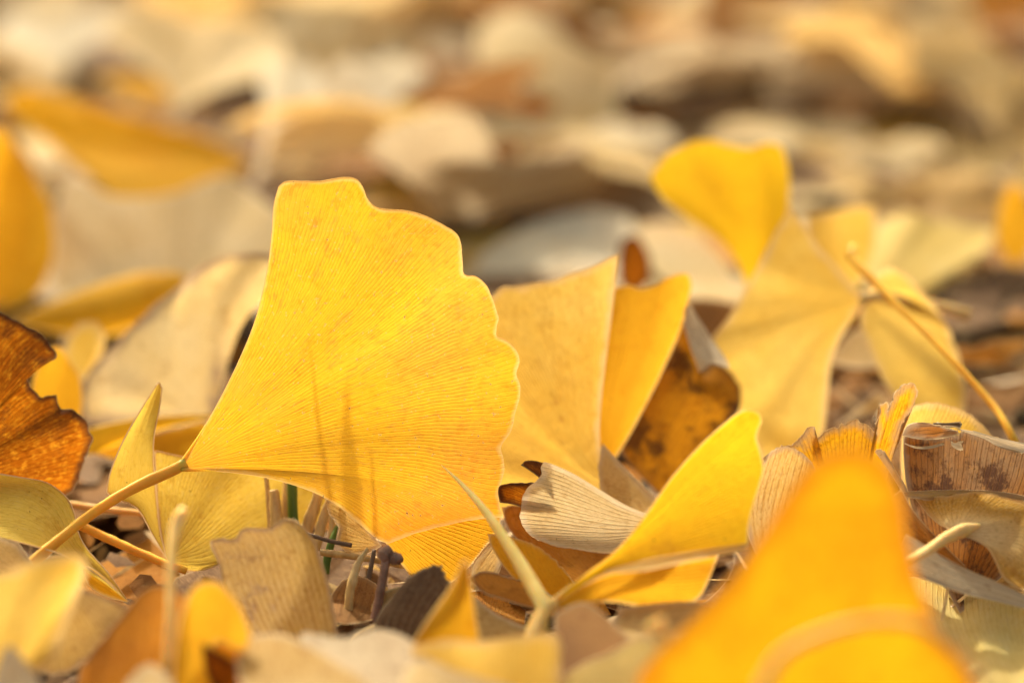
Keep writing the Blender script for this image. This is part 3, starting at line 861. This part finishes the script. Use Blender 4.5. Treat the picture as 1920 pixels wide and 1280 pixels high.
leaf('dry straw coloured leaf under the arching yellow leaf at the left border', 'tan',
     [(80, 1110), (40, 1095), (0, 1085), (-60, 1060)], [(-60, 1020), (-20, 1005), (15, 1010)], [(80, 1100), (70, 1070), (50, 1040), (35, 1018)], d=-12, g=(0, 2))

leaf('straw brown creased dry leaf lying between the soft yellow and rusty leaves, lower left', 'tangold',
     [(120, 1090), (150, 1100), (190, 1115), (240, 1135)], [(238, 1160), (210, 1185), (190, 1215), (160, 1240), (120, 1262), (80, 1262)],
     [(120, 1090), (95, 1130), (80, 1190), (70, 1250)], d=-26, g=(0, 2.0), rip=1.0, wave=4, res=(80, 20), jag=2.0)

leaf('soft out of focus yellow leaf at the lower left border', 'tanyellow',
     [(-40, 1420), (-70, 1300), (-80, 1180), (-60, 1090)], [(0, 1072), (45, 1055), (90, 1042), (135, 1038), (160, 1048), (160, 1080), (140, 1130), (122, 1180)],
     [(-40, 1420), (20, 1340), (60, 1270), (98, 1238)], d=-55, g=(0, 1.0), cup=-2, rip=0.8)

leaf('grey shadowed leaf tip in the lower left corner', 'grey',
     [(20, 1420), (-10, 1340), (-10, 1260), (12, 1208)], [(20, 1210)], [(20, 1420), (110, 1380), (90, 1300), (45, 1235)], d=-62, g=(0, 0.5))

leaf('upright tan leaf with torn top standing left of the dry stems', 'tangold',
     [(590, 1310), (520, 1260), (455, 1180), (420, 1100), (412, 1060), (396, 1026)],
     [(398, 1012), (415, 1008), (432, 1011), (445, 1006), (450, 994), (462, 989), (485, 990), (505, 988), (520, 980), (535, 972), (550, 974)],
     [(610, 1310), (634, 1240), (632, 1180), (622, 1120), (608, 1065), (590, 1015), (566, 984)],
     d=-18, g=(0, 0.6), cup=1.5, rip=0.8, res=(110, 26), jag=1.4)

leaf('rusty orange blurred leaf at the bottom left', 'rust',
     [(250, 1460), (180, 1400), (140, 1330), (150, 1250)], [(190, 1200), (230, 1150), (262, 1110), (300, 1096), (340, 1110), (370, 1150), (380, 1210)],
     [(270, 1460), (330, 1400), (370, 1330), (385, 1260)], d=-42, g=(0, 0.8), cup=2, rip=1.0)

leaf('soft golden yellow rounded leaf at the bottom beside the tan upright leaf', 'gold',
     [(360, 1440), (330, 1360), (325, 1270), (335, 1180)], [(350, 1120), (375, 1092), (410, 1090), (440, 1120), (462, 1160), (470, 1195), (450, 1218), (415, 1200)],
     [(360, 1440), (385, 1370), (385, 1290), (385, 1220)], d=-52, g=(0, 0.5), cup=2, rip=0.6,
     parts=[('lower_lobe', 'ember', [(520, 1400, 0), (440, 1340, 0), (390, 1270, 0), (378, 1205, 0)], [(400, 1215, 0), (440, 1240, 0)], [(540, 1400, 0), (540, 1340, 0), (510, 1290, 0), (480, 1270, 0)], dict())])

leaf('cream blurred leaf tip at the bottom edge beside the rusty leaf', 'cream',
     [(300, 1420), (250, 1380), (230, 1320), (240, 1275)], [(270, 1246), (295, 1248)], [(310, 1420), (340, 1360), (340, 1310), (315, 1270)], d=-58)

leaf('leaf below the frame on a thin upright tan stalk, lower left', 'tan',
     [(316, 1240), (270, 1290), (250, 1350), (260, 1420)], [(300, 1440), (340, 1440)], [(316, 1240), (360, 1290), (370, 1340), (370, 1400)], d=-46,
     stalk=[(316, 1245), (319, 1180, 0), (320, 1110, 2), (321, 1050, 4), (326, 1005, 6), (334, 975, 7), (344, 958, 8)], sr=(0.9, 0.85, 0.8, 0.85, 1.0), smat=M_STALK_C)

leaf('tan flat leaf along the bottom edge left of centre', 'tan',
     [(700, 1420), (560, 1380), (460, 1300), (440, 1210)], [(480, 1190), (540, 1192), (590, 1215), (650, 1250)], [(720, 1420), (740, 1370), (730, 1320), (700, 1285)], d=-78, g=(0, 14), rip=0.8, jag=2.5)
leaf('greyish tan leaf with dark crease along the bottom edge at the centre', 'grey',
     [(800, 1400), (700, 1330), (620, 1260), (565, 1200)], [(575, 1185), (640, 1195), (700, 1180), (755, 1190), (790, 1220)], [(800, 1400), (830, 1350), (830, 1300), (815, 1250)], d=-74, g=(0, 14), rip=0.8, jag=2.5)

leaf('dark brown mottled leaf leaning beside the brown twig', 'dark',
     [(745, 1260), (710, 1210), (705, 1165), (735, 1120), (762, 1088)], [(785, 1070), (810, 1060), (828, 1062), (838, 1085), (846, 1100)],
     [(745, 1260), (790, 1220), (820, 1180), (845, 1140), (848, 1110)], d=-18, g=(0, 0.8), cup=1, rip=0.5, jag=3.0)

leaf('amber pointed leaf rising to a thin tip at the bottom centre', 'gold',
     [(830, 1420), (770, 1330), (765, 1230), (810, 1150), (845, 1100), (868, 1052)], [(872, 1050)], [(850, 1420), (905, 1330), (905, 1240), (893, 1160), (886, 1110), (876, 1052)],
     d=-40, g=(0, 0.4), cup=1.5, rip=0.4)

leaf('golden blurred leaf with straight right edge at the bottom centre', 'tanyellow',
     [(930, 1440), (840, 1380), (790, 1300), (770, 1210)], [(840, 1198), (900, 1200), (960, 1192), (1010, 1186), (1045, 1190)], [(940, 1440), (1010, 1390), (1045, 1320), (1052, 1220)], d=-52, g=(0, 1), rip=1.0)
leaf('cream blurred leaf edge at the very bottom, centre', 'cream',
     [(870, 1440), (790, 1380), (750, 1310), (760, 1250)], [(800, 1235), (850, 1255), (920, 1275)], [(880, 1440), (960, 1400), (980, 1340), (970, 1290)], d=-60, g=(0, 1))

leaf('glossy brown curled leaf lying behind the amber pointed tip', 'rust',
     [(1060, 1150, 0), (1000, 1140, -2), (940, 1122, -3), (905, 1110, -2), (880, 1085, 0)], [(895, 1074, 2), (920, 1072, 3), (950, 1082, 3)],
     [(1060, 1140, 2), (1035, 1118, 2), (1010, 1100, 2), (985, 1090, 3)], d=-14, g=(0, 1.5), cup=2, rip=0.3)
leaf('tan weathered leaf lying flat in the gap at the bottom centre', 'tan',
     [(1080, 1200), (1000, 1180), (930, 1150), (880, 1110)], [(870, 1150), (880, 1190), (920, 1215)], [(1080, 1210), (1040, 1225), (1000, 1230), (960, 1225)], d=-24, g=(0, 14))
leaf('brown shaded leaf lying to the right of the pale spur base', 'brown',
     [(1040, 1150), (1090, 1130), (1130, 1150), (1180, 1200)], [(1220, 1240), (1180, 1290), (1110, 1310)], [(1040, 1155), (1040, 1200), (1050, 1260), (1060, 1300)], d=-34, g=(0, 10))
leaf('tan brown leaf lying flat below the yellow folded leaf', 'tan',
     [(1380, 1150), (1320, 1130), (1240, 1130), (1160, 1140)], [(1150, 1180), (1200, 1215)], [(1380, 1160), (1350, 1190), (1300, 1215), (1260, 1220)], d=-26, g=(0, 14))

leaf('pale yellow blurred leaf at the bottom right of centre', 'pale',
     [(1160, 1460), (1080, 1400), (1050, 1330), (1050, 1275)], [(1090, 1245), (1140, 1225), (1190, 1198), (1235, 1200), (1270, 1225)], [(1170, 1460), (1240, 1400), (1280, 1330), (1285, 1270)], d=-58, g=(0, 5), rip=1)
leaf('leaf at the bottom edge whose pinkish tan stalk end points up', 'rust',
     [(1262, 1290), (1220, 1330), (1210, 1380), (1240, 1430)], [(1290, 1440), (1330, 1420)], [(1262, 1290), (1310, 1320), (1340, 1360), (1345, 1400)], d=-62,
     stalk=[(1265, 1295), (1258, 1250, 1), (1245, 1205, 3), (1228, 1165, 4)], sr=(1.3, 1.3, 1.6), smat=M_STALK_C)

leaf('tan pink dry leaf behind the clear yellow leaf and left of the amber ruffled one', 'tangold',
     [(1440, 1080), (1405, 1010), (1400, 940), (1430, 870)], [(1450, 845), (1480, 838), (1505, 850), (1525, 872)], [(1450, 1080), (1500, 1030), (1530, 980), (1535, 920)], d=-6, g=(0, 0.5), cup=-2, rip=0.5)

leaf('big orange yellow out of focus leaf standing in the lower right foreground', 'orange',
     [(1480, 1640), (1340, 1570), (1240, 1460), (1190, 1340), (1195, 1262)],
     [(1250, 1205), (1315, 1140), (1375, 1075), (1425, 1005), (1472, 930), (1520, 870), (1570, 846), (1625, 846), (1668, 876), (1692, 935), (1704, 1010), (1724, 1090), (1762, 1175), (1806, 1245), (1840, 1320)],
     [(1500, 1640), (1630, 1590), (1760, 1520), (1840, 1430), (1860, 1370)],
     d=-74, g=(0, 0.4), cup=0.5, rip=0.25,
     stalk=[(1490, 1630, -3), (1440, 1500, -12), (1420, 1330, -16), (1462, 1232, -16), (1530, 1192, -16), (1600, 1170, -16), (1670, 1162, -16), (1740, 1178, -16), (1800, 1222, -15), (1850, 1290, -14)],
     sr=(1.0, 0.9, 0.75, 0.72, 0.72, 0.7), smat=M_STALK_T, ribs=0)

# ------------------------------------------------------------------ soft leaves of the background that can be told apart, plus dark ones standing in for shade
def back(label, mat, bx, by, ang, rad, z=8, spread=110, sq=0.6, g=(0, 8), cup=4, rip=1.5, seed=0, stalk=None, shear=0.0, group=None):
    """an open leaf whose base pixel rests z mm above the soil"""
    d = (float(ground_depth(by, z / 1000.0)) - FOCUS) * 1000
    L, M, R = fan(bx, by, ang, rad, spread, sq, 0.1, seed, shear)
    g = (g[0], g[1] * 1.7)
    return leaf(label, mat, L, M, R, d=d, g=g, cup=cup, rip=rip, res=(40, 12), jag=0.5, stalk=stalk, sr=(1.0, 0.8), smat=M_STALK_T, group=group)


leaf('long bright golden leaf slanting down across the upper left background', 'gold',
     [(470, 310), (380, 345), (300, 372), (220, 375), (150, 320)], [(80, 260), (30, 225), (5, 195), (40, 165), (100, 172)],
     [(470, 300), (400, 262), (320, 240), (240, 215), (160, 190)], d=185, g=(1, 12), cup=-5, rip=2.0)
leaf('broad pale beige leaf behind the left edge of the big upright leaf', 'cream',
     [(330, 600), (240, 600), (150, 575), (95, 545)], [(100, 470), (105, 390), (135, 340), (220, 370), (320, 365), (420, 330), (500, 380), (580, 440)],
     [(330, 600), (420, 570), (500, 530), (580, 490)], d=112, g=(0, 10), cup=-5, rip=1.5)
leaf('golden yellow strip leaf lying in front of the broad pale beige leaf, left', 'gold',
     [(20, 600), (90, 570), (180, 535), (260, 512)], [(320, 510), (350, 520), (340, 560)], [(20, 605), (110, 625), (200, 630), (290, 605)], d=92, g=(0, 5), cup=3)
leaf('orange gold leaf curving along the left border in the background', 'gold',
     [(-20, 600), (-60, 500), (-60, 380), (-30, 250)], [(0, 240), (40, 290)], [(-20, 600), (60, 560), (100, 480), (95, 380)], d=112, g=(0, 5), cup=-6, rip=2)
leaf('rust brown leaf at the left border above the orange gold one', 'rust',
     [(-40, 420), (-60, 350), (-40, 270), (0, 225)], [(30, 260), (60, 300)], [(-40, 420), (20, 410), (50, 380), (70, 340)], d=150, g=(0, 6))
leaf('small yellow leaf tip between the torn orange leaf and the beige leaf', 'tanyellow',
     [(140, 720), (120, 680), (125, 640), (150, 605)], [(180, 605), (195, 625)], [(140, 720), (175, 700), (190, 670), (198, 645)], d=62, g=(0, 2))
leaf('orange yellow leaf in the bite gap of the torn orange leaf', 'gold',
     [(90, 850), (60, 790), (60, 720), (80, 660)], [(110, 650), (130, 670)], [(90, 850), (140, 810), (155, 760), (150, 700)], d=42, g=(0, 2))

back('bright cream leaf lying flat in the far upper left corner', 'white', 120, 140, 95, 190, 14, 95, 0.62, (0, 14), 8, 2, 1)
back('big smooth cream tan leaf arching in the far upper left', 'cream', 330, 215, 75, 260, 22, 100, 0.72, (0, 10), -10, 2, 2)
back('ochre brown shaded leaf under the big smooth cream tan leaf', 'gold', 240, 200, 60, 140, 12, 120, 0.4, (0, 12), 3, 2, 3)
back('pale cream leaf slanting up behind the top of the big upright leaf', 'white', 470, 350, 52, 260, 16, 70, 0.95, (0, 9), 5, 2, 4)
back('bright bleached leaf above the big upright leaf, far', 'white', 720, 235, 100, 150, 18, 95, 0.85, (0, 10), 6, 2, 5)
back('pale yellow leaf beside the bleached far leaf', 'pale', 800, 270, 130, 130, 16, 90, 0.6, (0, 10), 5, 2, 6)
back('pale yellow far leaf near the top edge, left of centre', 'cream', 640, 70, 90, 130, 16, 100, 0.5, (0, 14), 5, 2, 7)
back('cream far leaf at the top edge left of centre', 'cream', 520, 60, 80, 140, 20, 110, 0.5, (0, 14), 5, 2, 8)
back('orange brown leaf at the upper centre', 'ember', 985, 265, 110, 120, 16, 110, 0.7, (0, 9), 5, 2, 9)
back('dark brown leaf in the shaded hollow above the big upright leaf', 'dark', 900, 345, 95, 110, 6, 120, 0.45, (0, 10), 3, 1, 41)  # added dark blade, its colour stands in for the hollow's shade
back('dark brown leaf in the shaded gap at the upper right of centre', 'dark', 1290, 245, 95, 150, 9, 120, 0.45, (0, 10), 3, 1, 42)  # another added dark blade, painting the shade of this gap
back('dark leaf in the shaded gap above the long bright golden leaf', 'dark', 420, 250, 95, 140, 12, 110, 0.45, (0, 8), 3, 1, 43)  # added too: dark colour in place of the shade between leaves
back('rust orange far leaf above the dark gap at the upper centre', 'rust', 1085, 205, 95, 120, 18, 90, 0.8, (0, 10), 5, 2, 10)
back('dull pinkish tan leaf lying above the dark gap', 'grey', 880, 140, 80, 140, 14, 120, 0.5, (0, 12), 5, 2, 11)
back('pale tan curled leaf in the upper centre, left half', 'white', 1075, 305, 100, 90, 14, 130, 0.7, (0, 9), 6, 2, 12)
back('pale tan curled leaf in the upper centre, right half', 'white', 1180, 300, 85, 110, 14, 130, 0.65, (0, 9), 6, 2, 13)
leaf('long ochre tan leaf lying across the middle background', 'tanyellow',
     [(1240, 400), (1120, 360), (1000, 320), (880, 270)], [(830, 262), (800, 285), (840, 310)], [(1240, 395), (1200, 330), (1080, 295), (960, 280)], d=215, g=(0, 9), cup=3)
leaf('pinkish white leaf in the background left of the long ochre leaf', 'white',
     [(880, 320), (830, 335), (790, 325), (770, 295)], [(790, 268), (840, 255)], [(880, 315), (900, 290), (890, 270), (870, 258)], d=255, g=(0, 9))
leaf('olive tan arching leaf behind the scalloped top of the big upright leaf', 'olive',
     [(920, 440), (850, 445), (760, 430), (690, 400)], [(680, 350), (720, 335), (780, 345)], [(920, 435), (900, 400), (860, 370), (820, 355)], d=180, g=(0, 8), cup=3)
leaf('bright white cream leaf right of the big upright leaf, behind', 'white',
     [(1130, 545), (1040, 560), (950, 550), (890, 520)], [(900, 480), (960, 440), (1030, 410), (1110, 392)], [(1130, 540), (1190, 500), (1200, 450), (1180, 405)], d=128, g=(0, 19), cup=-3, rip=1)
leaf('pale tan flat leaf between the white cream leaf and the golden upright leaf', 'cream',
     [(1400, 590), (1330, 575), (1250, 530), (1190, 480)], [(1190, 440), (1230, 415), (1290, 430)], [(1400, 585), (1390, 540), (1360, 490), (1330, 455)], d=112, g=(0, 19), cup=-3, rip=1)
leaf('rust brown upright sliver behind the corner of the tan yellow leaf', 'ember',
     [(1180, 560), (1160, 520), (1160, 480), (1165, 450)], [(1190, 440)], [(1180, 560), (1215, 530), (1220, 490), (1205, 455)], d=100, g=(0, 3))
leaf('brown shaded leaf below the pale tan flat one', 'brown',
     [(1360, 660), (1310, 650), (1290, 610), (1280, 560)], [(1320, 560), (1380, 570)], [(1360, 660), (1390, 640), (1400, 610), (1400, 585)], d=80, g=(0, 5))

back('long pale tan leaf lying right of the dark gap', 'cream', 1480, 290, 95, 190, 12, 130, 0.35, (0, 14), 4, 2, 14)
back('greyish brown stretched leaf at the upper right', 'grey', 1720, 190, 150, 260, 14, 50, 0.6, (0, 12), 4, 2, 15)
back('yellowish tan leaf at the upper right background', 'tanyellow', 1780, 130, 100, 130, 16, 110, 0.6, (0, 12), 4, 2, 16)
back('orange brown upright leaf in the top right corner', 'rust', 1900, 150, 95, 190, 14, 50, 0.95, (0, 6), 4, 2, 17)
back('tan leaf standing below the top right corner', 'tan', 1880, 270, 95, 180, 14, 60, 0.8, (0, 8), 4, 2, 18)
back('tan background leaf behind the squared golden leaf', 'tan', 1580, 330, 80, 150, 12, 120, 0.45, (0, 12), 4, 2, 19)
back('pale tan background leaf right of the squared golden leaf', 'cream', 1700, 330, 110, 140, 13, 110, 0.5, (0, 11), 4, 2, 20)
back('beige background leaf above the wide pale yellow leaf', 'tan', 1590, 400, 60, 140, 10, 110, 0.55, (0, 10), 4, 2, 21)
back('cream background leaf at the right above the wide pale yellow leaf', 'tan', 1780, 400, 100, 160, 10, 120, 0.5, (0, 10), 4, 2, 22)
back('dull tan background leaf at the right border', 'tan', 1880, 430, 110, 140, 9, 110, 0.6, (0, 9), 4, 2, 23)
leaf('golden yellow narrow leaf tip standing at the right border', 'gold',
     [(1900, 500), (1870, 460), (1870, 400), (1890, 345)], [(1910, 345)], [(1905, 500), (1935, 470), (1940, 420), (1930, 370)], d=125, g=(0, 3))
back('brown far leaf at the top edge right of centre', 'rust', 1260, 90, 90, 140, 16, 110, 0.4, (0, 14), 4, 2, 24)
back('cream far leaf at the top edge right of centre', 'cream', 1400, 60, 90, 130, 18, 110, 0.5, (0, 14), 4, 2, 25)
back('pinkish grey far leaf at the right top', 'grey', 1540, 80, 90, 150, 16, 110, 0.6, (0, 14), 4, 2, 26)
back('pinkish tan leaf above the dark gap right of centre', 'grey', 1360, 165, 100, 150, 14, 120, 0.4, (0, 12), 4, 2, 27)
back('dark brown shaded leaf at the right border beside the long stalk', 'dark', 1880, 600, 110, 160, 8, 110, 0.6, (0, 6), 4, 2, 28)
back('rust brown leaf at the right border below the dark shaded leaf', 'rust', 1890, 690, 120, 120, 7, 120, 0.45, (0, 6), 4, 2, 29)
back('grey brown leaf at the right border under the long stalk', 'brown', 1890, 790, 100, 150, 6, 120, 0.5, (0, 6), 3, 1.5, 30)
back('straw stick leaf lying in the gap beside the amber ruffled leaf', 'tan', 1560, 800, 35, 130, 7, 26, 0.7, (0, 5), 1, 0.5, 31)

# ------------------------------------------------------------------ stems, straw and grass between the leaves
def stem(name, label, cat, mat, pts, radii, d, flat=1.0, wob=0.05, parts=None, group=None, n=26):
    C = px_path(pts, d, (0, 0), pts[0], n)
    base = C[0].copy()
    SEED[0] += 1
    r = np.interp(np.linspace(0, 1, n), np.linspace(0, 1, len(radii)), radii) / 1000.0
    V, F = tube(C - base, r, 10, flat, wob, SEED[0])
    me = new_mesh(name, V, F, mats=(mat,))
    if not parts:
        return tag(link(name, me, base), label, cat, group)
    root = tag(link(name, None, base), label, cat, group)
    link('shaft', me, parent=root)
    for (pn, pp, pr) in parts:
        C2 = px_path(pp, d, (0, 0), pts[0], 12)
        V2, F2 = tube(C2 - base, np.interp(np.linspace(0, 1, 12), np.linspace(0, 1, len(pr)), pr) / 1000.0, 12, 1.0, 0.12, SEED[0] + 50)
        link(pn, new_mesh(pn, V2, F2, mats=(mat,)), parent=root)
    return root


stem('twig', 'reddish brown twig with a knobbly head below the big upright leaf', 'twig', M_TWIG,
     [(697, 1190, 0), (706, 1145, 0), (715, 1100, 0), (722, 1060, 0), (727, 1032, 0)], (0.75, 0.75, 0.7, 0.75), -8,
     parts=[('bud_knob', [(716, 1050), (722, 1040), (728, 1030), (732, 1026)], (0.8, 1.2, 1.25, 0.7)),
            ('bud_knob', [(730, 1045), (740, 1046), (748, 1045), (754, 1042)], (0.7, 1.1, 1.0, 0.5))])
stem('straw_stalk', 'flat split straw curving up left of the brown twig', 'straw', M_STRAW,
     [(645, 1205, 0), (650, 1160, 0), (655, 1120, 0), (662, 1085, 0), (672, 1055, 1), (690, 1028, 2)], (0.9, 0.8, 0.75, 0.7, 0.35), -7, 0.45, 0.10)
stem('straw_stalk', 'thin grey stem in shade between the split straw and the twig', 'straw', M_DARKSTEM,
     [(675, 1180, 0), (683, 1120, 0), (694, 1070, 0), (702, 1030, 0)], (0.6, 0.5, 0.35), 0, 0.6)
stem('grass_stem', 'green grass stem rising behind the underside of the big upright leaf', 'grass', M_GRASS,
     [(552, 1010, 0), (549, 960, 0), (547, 900, 0), (540, 760, 0), (528, 560, 0), (520, 470, 0)], (0.95, 0.9, 0.7, 0.4, 0.12), 11, 0.7, 0.02)
stem('grass_stem', 'broad dry grass blade standing behind the big upright leaf', 'grass', M_STRAW,
     [(532, 1040, 0), (535, 970, 0), (545, 850, 0), (560, 700, 0), (575, 500, 0)], (0.8, 0.9, 1.4, 1.5, 0.1), 13, 0.8, 0.02)
stem('grass_stem', 'thin pale stem behind the big upright leaf, right of the grass blade', 'grass', M_STRAW,
     [(622, 1010, 0), (625, 930, 0), (634, 830, 0), (643, 690, 0)], (0.6, 0.55, 0.5, 0.15), 8, 0.7, 0.02)
stem('grass_stem', 'thin pale stem behind the big upright leaf, left of the green stem', 'grass', M_STRAW,
     [(508, 1010, 0), (500, 900, 0), (490, 800, 0), (470, 660, 0)], (0.5, 0.45, 0.4, 0.15), 11, 0.7, 0.02)
stem('grass_stem', 'short green shoot low in the hollow under the big upright leaf', 'grass', M_GRASS,
     [(610, 1075, 0), (614, 1045, 0), (622, 1015, 0), (632, 985, 1)], (0.7, 0.7, 0.6, 0.3), 6, 0.7, 0.02)
stem('straw_stalk', 'short cut straw stump left of the green grass stem', 'straw', M_STRAW,
     [(520, 1010, 0), (518, 970, 0), (515, 935, 0), (513, 918, 0)], (1.1, 1.15, 1.1, 0.9), 8, 0.6, 0.06)
stem('straw_stalk', 'pale cut straw leaning right of the green grass stem', 'straw', M_STRAW,
     [(565, 1030, 0), (575, 990, 0), (590, 950, 0), (602, 910, 0)], (1.1, 1.1, 1.0, 0.9), 11, 0.5, 0.06)
stem('straw_stalk', 'second pale cut straw, nearer the dry tan leaf edge', 'straw', M_STRAW,
     [(590, 1030, 0), (600, 995, 0), (610, 960, 0), (622, 930, 0)], (0.9, 0.9, 0.8, 0.6), 9, 0.5, 0.06)
stem('straw_stalk', 'dark thin stem lying across the cut straws', 'straw', M_DARKSTEM,
     [(560, 998, 0), (590, 1005, 0), (620, 1014, 0), (660, 1022, 0)], (0.35, 0.35, 0.4), 3)
stem('straw_stalk', 'pale horizontal straw lying behind the brown twig', 'straw', M_STRAW,
     [(600, 1035, 0), (660, 1042, 0), (720, 1052, 0), (790, 1068, 0)], (0.7, 0.75, 0.7, 0.6), 3, 0.7)
stem('straw_stalk', 'small pale straw chip under the dark mottled leaf', 'straw', M_STRAW,
     [(705, 1165, 0), (720, 1130, 0), (735, 1115, 0), (755, 1106, 0)], (1.4, 1.6, 1.4, 1.0), -6, 0.3)
stem('straw_stalk', 'thin straw arched on the ground at the foot of the twig', 'straw', M_STRAW,
     [(650, 1215, 0), (670, 1192, 0), (700, 1176, 0), (730, 1160, 0)], (0.5, 0.55, 0.5, 0.4), -16)
stem('leaf_stalk', 'loose yellow stalk lying in the shade behind the big leaf stalk, left', 'stalk', M_STALK_Y,
     [(150, 985, 3), (200, 1008, 2), (260, 1035, 1), (310, 1056, 0), (350, 1070, 0)], (0.75, 0.75, 0.7, 0.6), 4)
stem('leaf_stalk', 'faint thin stalk in the shaded hollow behind the big leaf stalk', 'stalk', M_STALK_T,
     [(130, 945, 0), (200, 955, 0), (270, 962, 0)], (0.6, 0.6, 0.5), 16)
leaf('veined tan leaf scrap hanging under the lower edge of the big upright leaf', 'tangold',
     [(715, 1022, 0), (690, 990, 0), (655, 955, 0), (630, 935, 0)], [(612, 940, 0), (618, 965, 0), (635, 990, 0), (632, 1015, 0), (650, 1035, 0)],
     [(715, 1024, 0), (700, 1032, 0), (685, 1038, 0), (668, 1042, 0)], d=5, g=(0, 1))
leaf('brown rounded dead leaf in the dark hollow behind the split straw', 'brown',
     [(650, 1170), (620, 1160), (620, 1120), (640, 1090)], [(670, 1080), (700, 1090)], [(650, 1170), (700, 1160), (715, 1130), (712, 1105)], d=-6, g=(0, 2))

# ------------------------------------------------------------------ unsorted soft leaves of the far carpet
GROUPS = [
    ('tan', 'soft blurred tan leaf of the far carpet', 'far tan leaves'),
    ('cream', 'soft blurred cream leaf of the far carpet', 'far cream leaves'),
    ('white', 'soft blurred bleached leaf of the far carpet', 'far bleached leaves'),
    ('brown', 'soft blurred brown leaf of the far carpet', 'far brown leaves'),
    ('grey', 'soft blurred greyish leaf of the far carpet', 'far greyish leaves'),
    ('rust', 'soft blurred rust coloured leaf of the far carpet', 'far rust leaves'),
]


def far_carpet():
    rs = random.Random(5)
    shapes = []
    for k in range(8):
        P, ss, tt, w = local_leaf(rs, 26, 12, 0.044)
        shapes.append((P, sheet(P, ss, tt, w)))
    meshes = {}
    placed = []
    n = 0
    while n < 230:
        py = rs.uniform(-70, 430)
        px = rs.uniform(-60, 1980)
        z = rs.uniform(0.003, 0.009)
        dep = float(ground_depth(py, z))
        p = unproject(px, py, dep)
        k = rs.randrange(8)
        gi = rs.choices(range(6), (20, 28, 14, 22, 6, 5))[0]
        sc_ = rs.uniform(0.75, 1.1)
        if any((p[0] - q[0]) ** 2 + (p[1] - q[1]) ** 2 < 0.027 ** 2 for q in placed):
            n += 0.04
            continue
        if (px < 640 and py > 110) or (1180 < px < 1720 and py > 220):
            n += 0.04
            continue
        placed.append(p)
        key = (k, gi)
        if key not in meshes:
            V, F, uv, e, nv = shapes[k][1]
            meshes[key] = new_mesh('ginkgo_leaf', V, F, uv, e, nv, (MT[GROUPS[gi][0]],))
        o = link('ginkgo_leaf', meshes[key])
        rot = Matrix(rand_rot(rs, 0.36).tolist()).to_4x4()
        o.matrix_world = Matrix.Translation(p) @ rot @ Matrix.Scale(sc_, 4)
        low = min((o.matrix_world @ Vector(v)).z for v in shapes[k][0].reshape(-1, 3)[::5])
        if low < 0.002:
            o.location.z += 0.002 - low
        tag(o, GROUPS[gi][1], 'leaf', GROUPS[gi][2])
        n += 1


far_carpet()

# ------------------------------------------------------------------ crumbs of leaf and straw on the soil
def crumbs():
    rs = random.Random(3)
    mats = [MT['dark'], MT['brown'], MT['tan'], M_STRAW, MT['rust']]
    V, F, MI, uv = [], [], [], []
    for i in range(2600):
        y = rs.uniform(0.27, 0.56)
        x = rs.uniform(-0.13, 0.13) * (0.6 + y)
        z = rs.uniform(-0.006, 0.0015) if y < 0.47 else rs.uniform(-0.002, 0.004)
        straw = rs.random() < 0.22
        n = 6
        L = rs.uniform(0.004, 0.016) if straw else rs.uniform(0.0012, 0.0045)
        Wd = rs.uniform(0.00025, 0.0006) if straw else L * rs.uniform(0.4, 0.9)
        R = rand_rot(rs, 0.35)
        k0 = len(V)
        for k in range(n):
            a = 6.283 * k / n
            q = np.array([L * math.cos(a) * rs.uniform(0.6, 1.1), Wd * math.sin(a) * rs.uniform(0.6, 1.1), rs.uniform(-0.25, 0.25) * Wd])
            V.append(R @ q + np.array([x, y, z]))
            uv.append((rs.random(), rs.random()))
        V.append(R @ np.array([0, 0, Wd * 0.3]) + np.array([x, y, z]))
        uv.append((rs.random(), rs.random()))
        mi = 3 if straw else rs.choices((0, 1, 2, 4), (40, 35, 15, 10))[0]
        for k in range(n):
            F.append((k0 + k, k0 + (k + 1) % n, k0 + n))
            MI.append(mi)
    o = link('leaf_crumbs', new_mesh('leaf_crumbs', V, F, uv, np.full(len(V), 3.0), np.full(len(V), 12.0), mats, MI))
    o['kind'] = 'stuff'
    o['label'] = 'crumbs of broken leaf and straw scattered on the soil'
    o['category'] = 'litter crumbs'


crumbs()
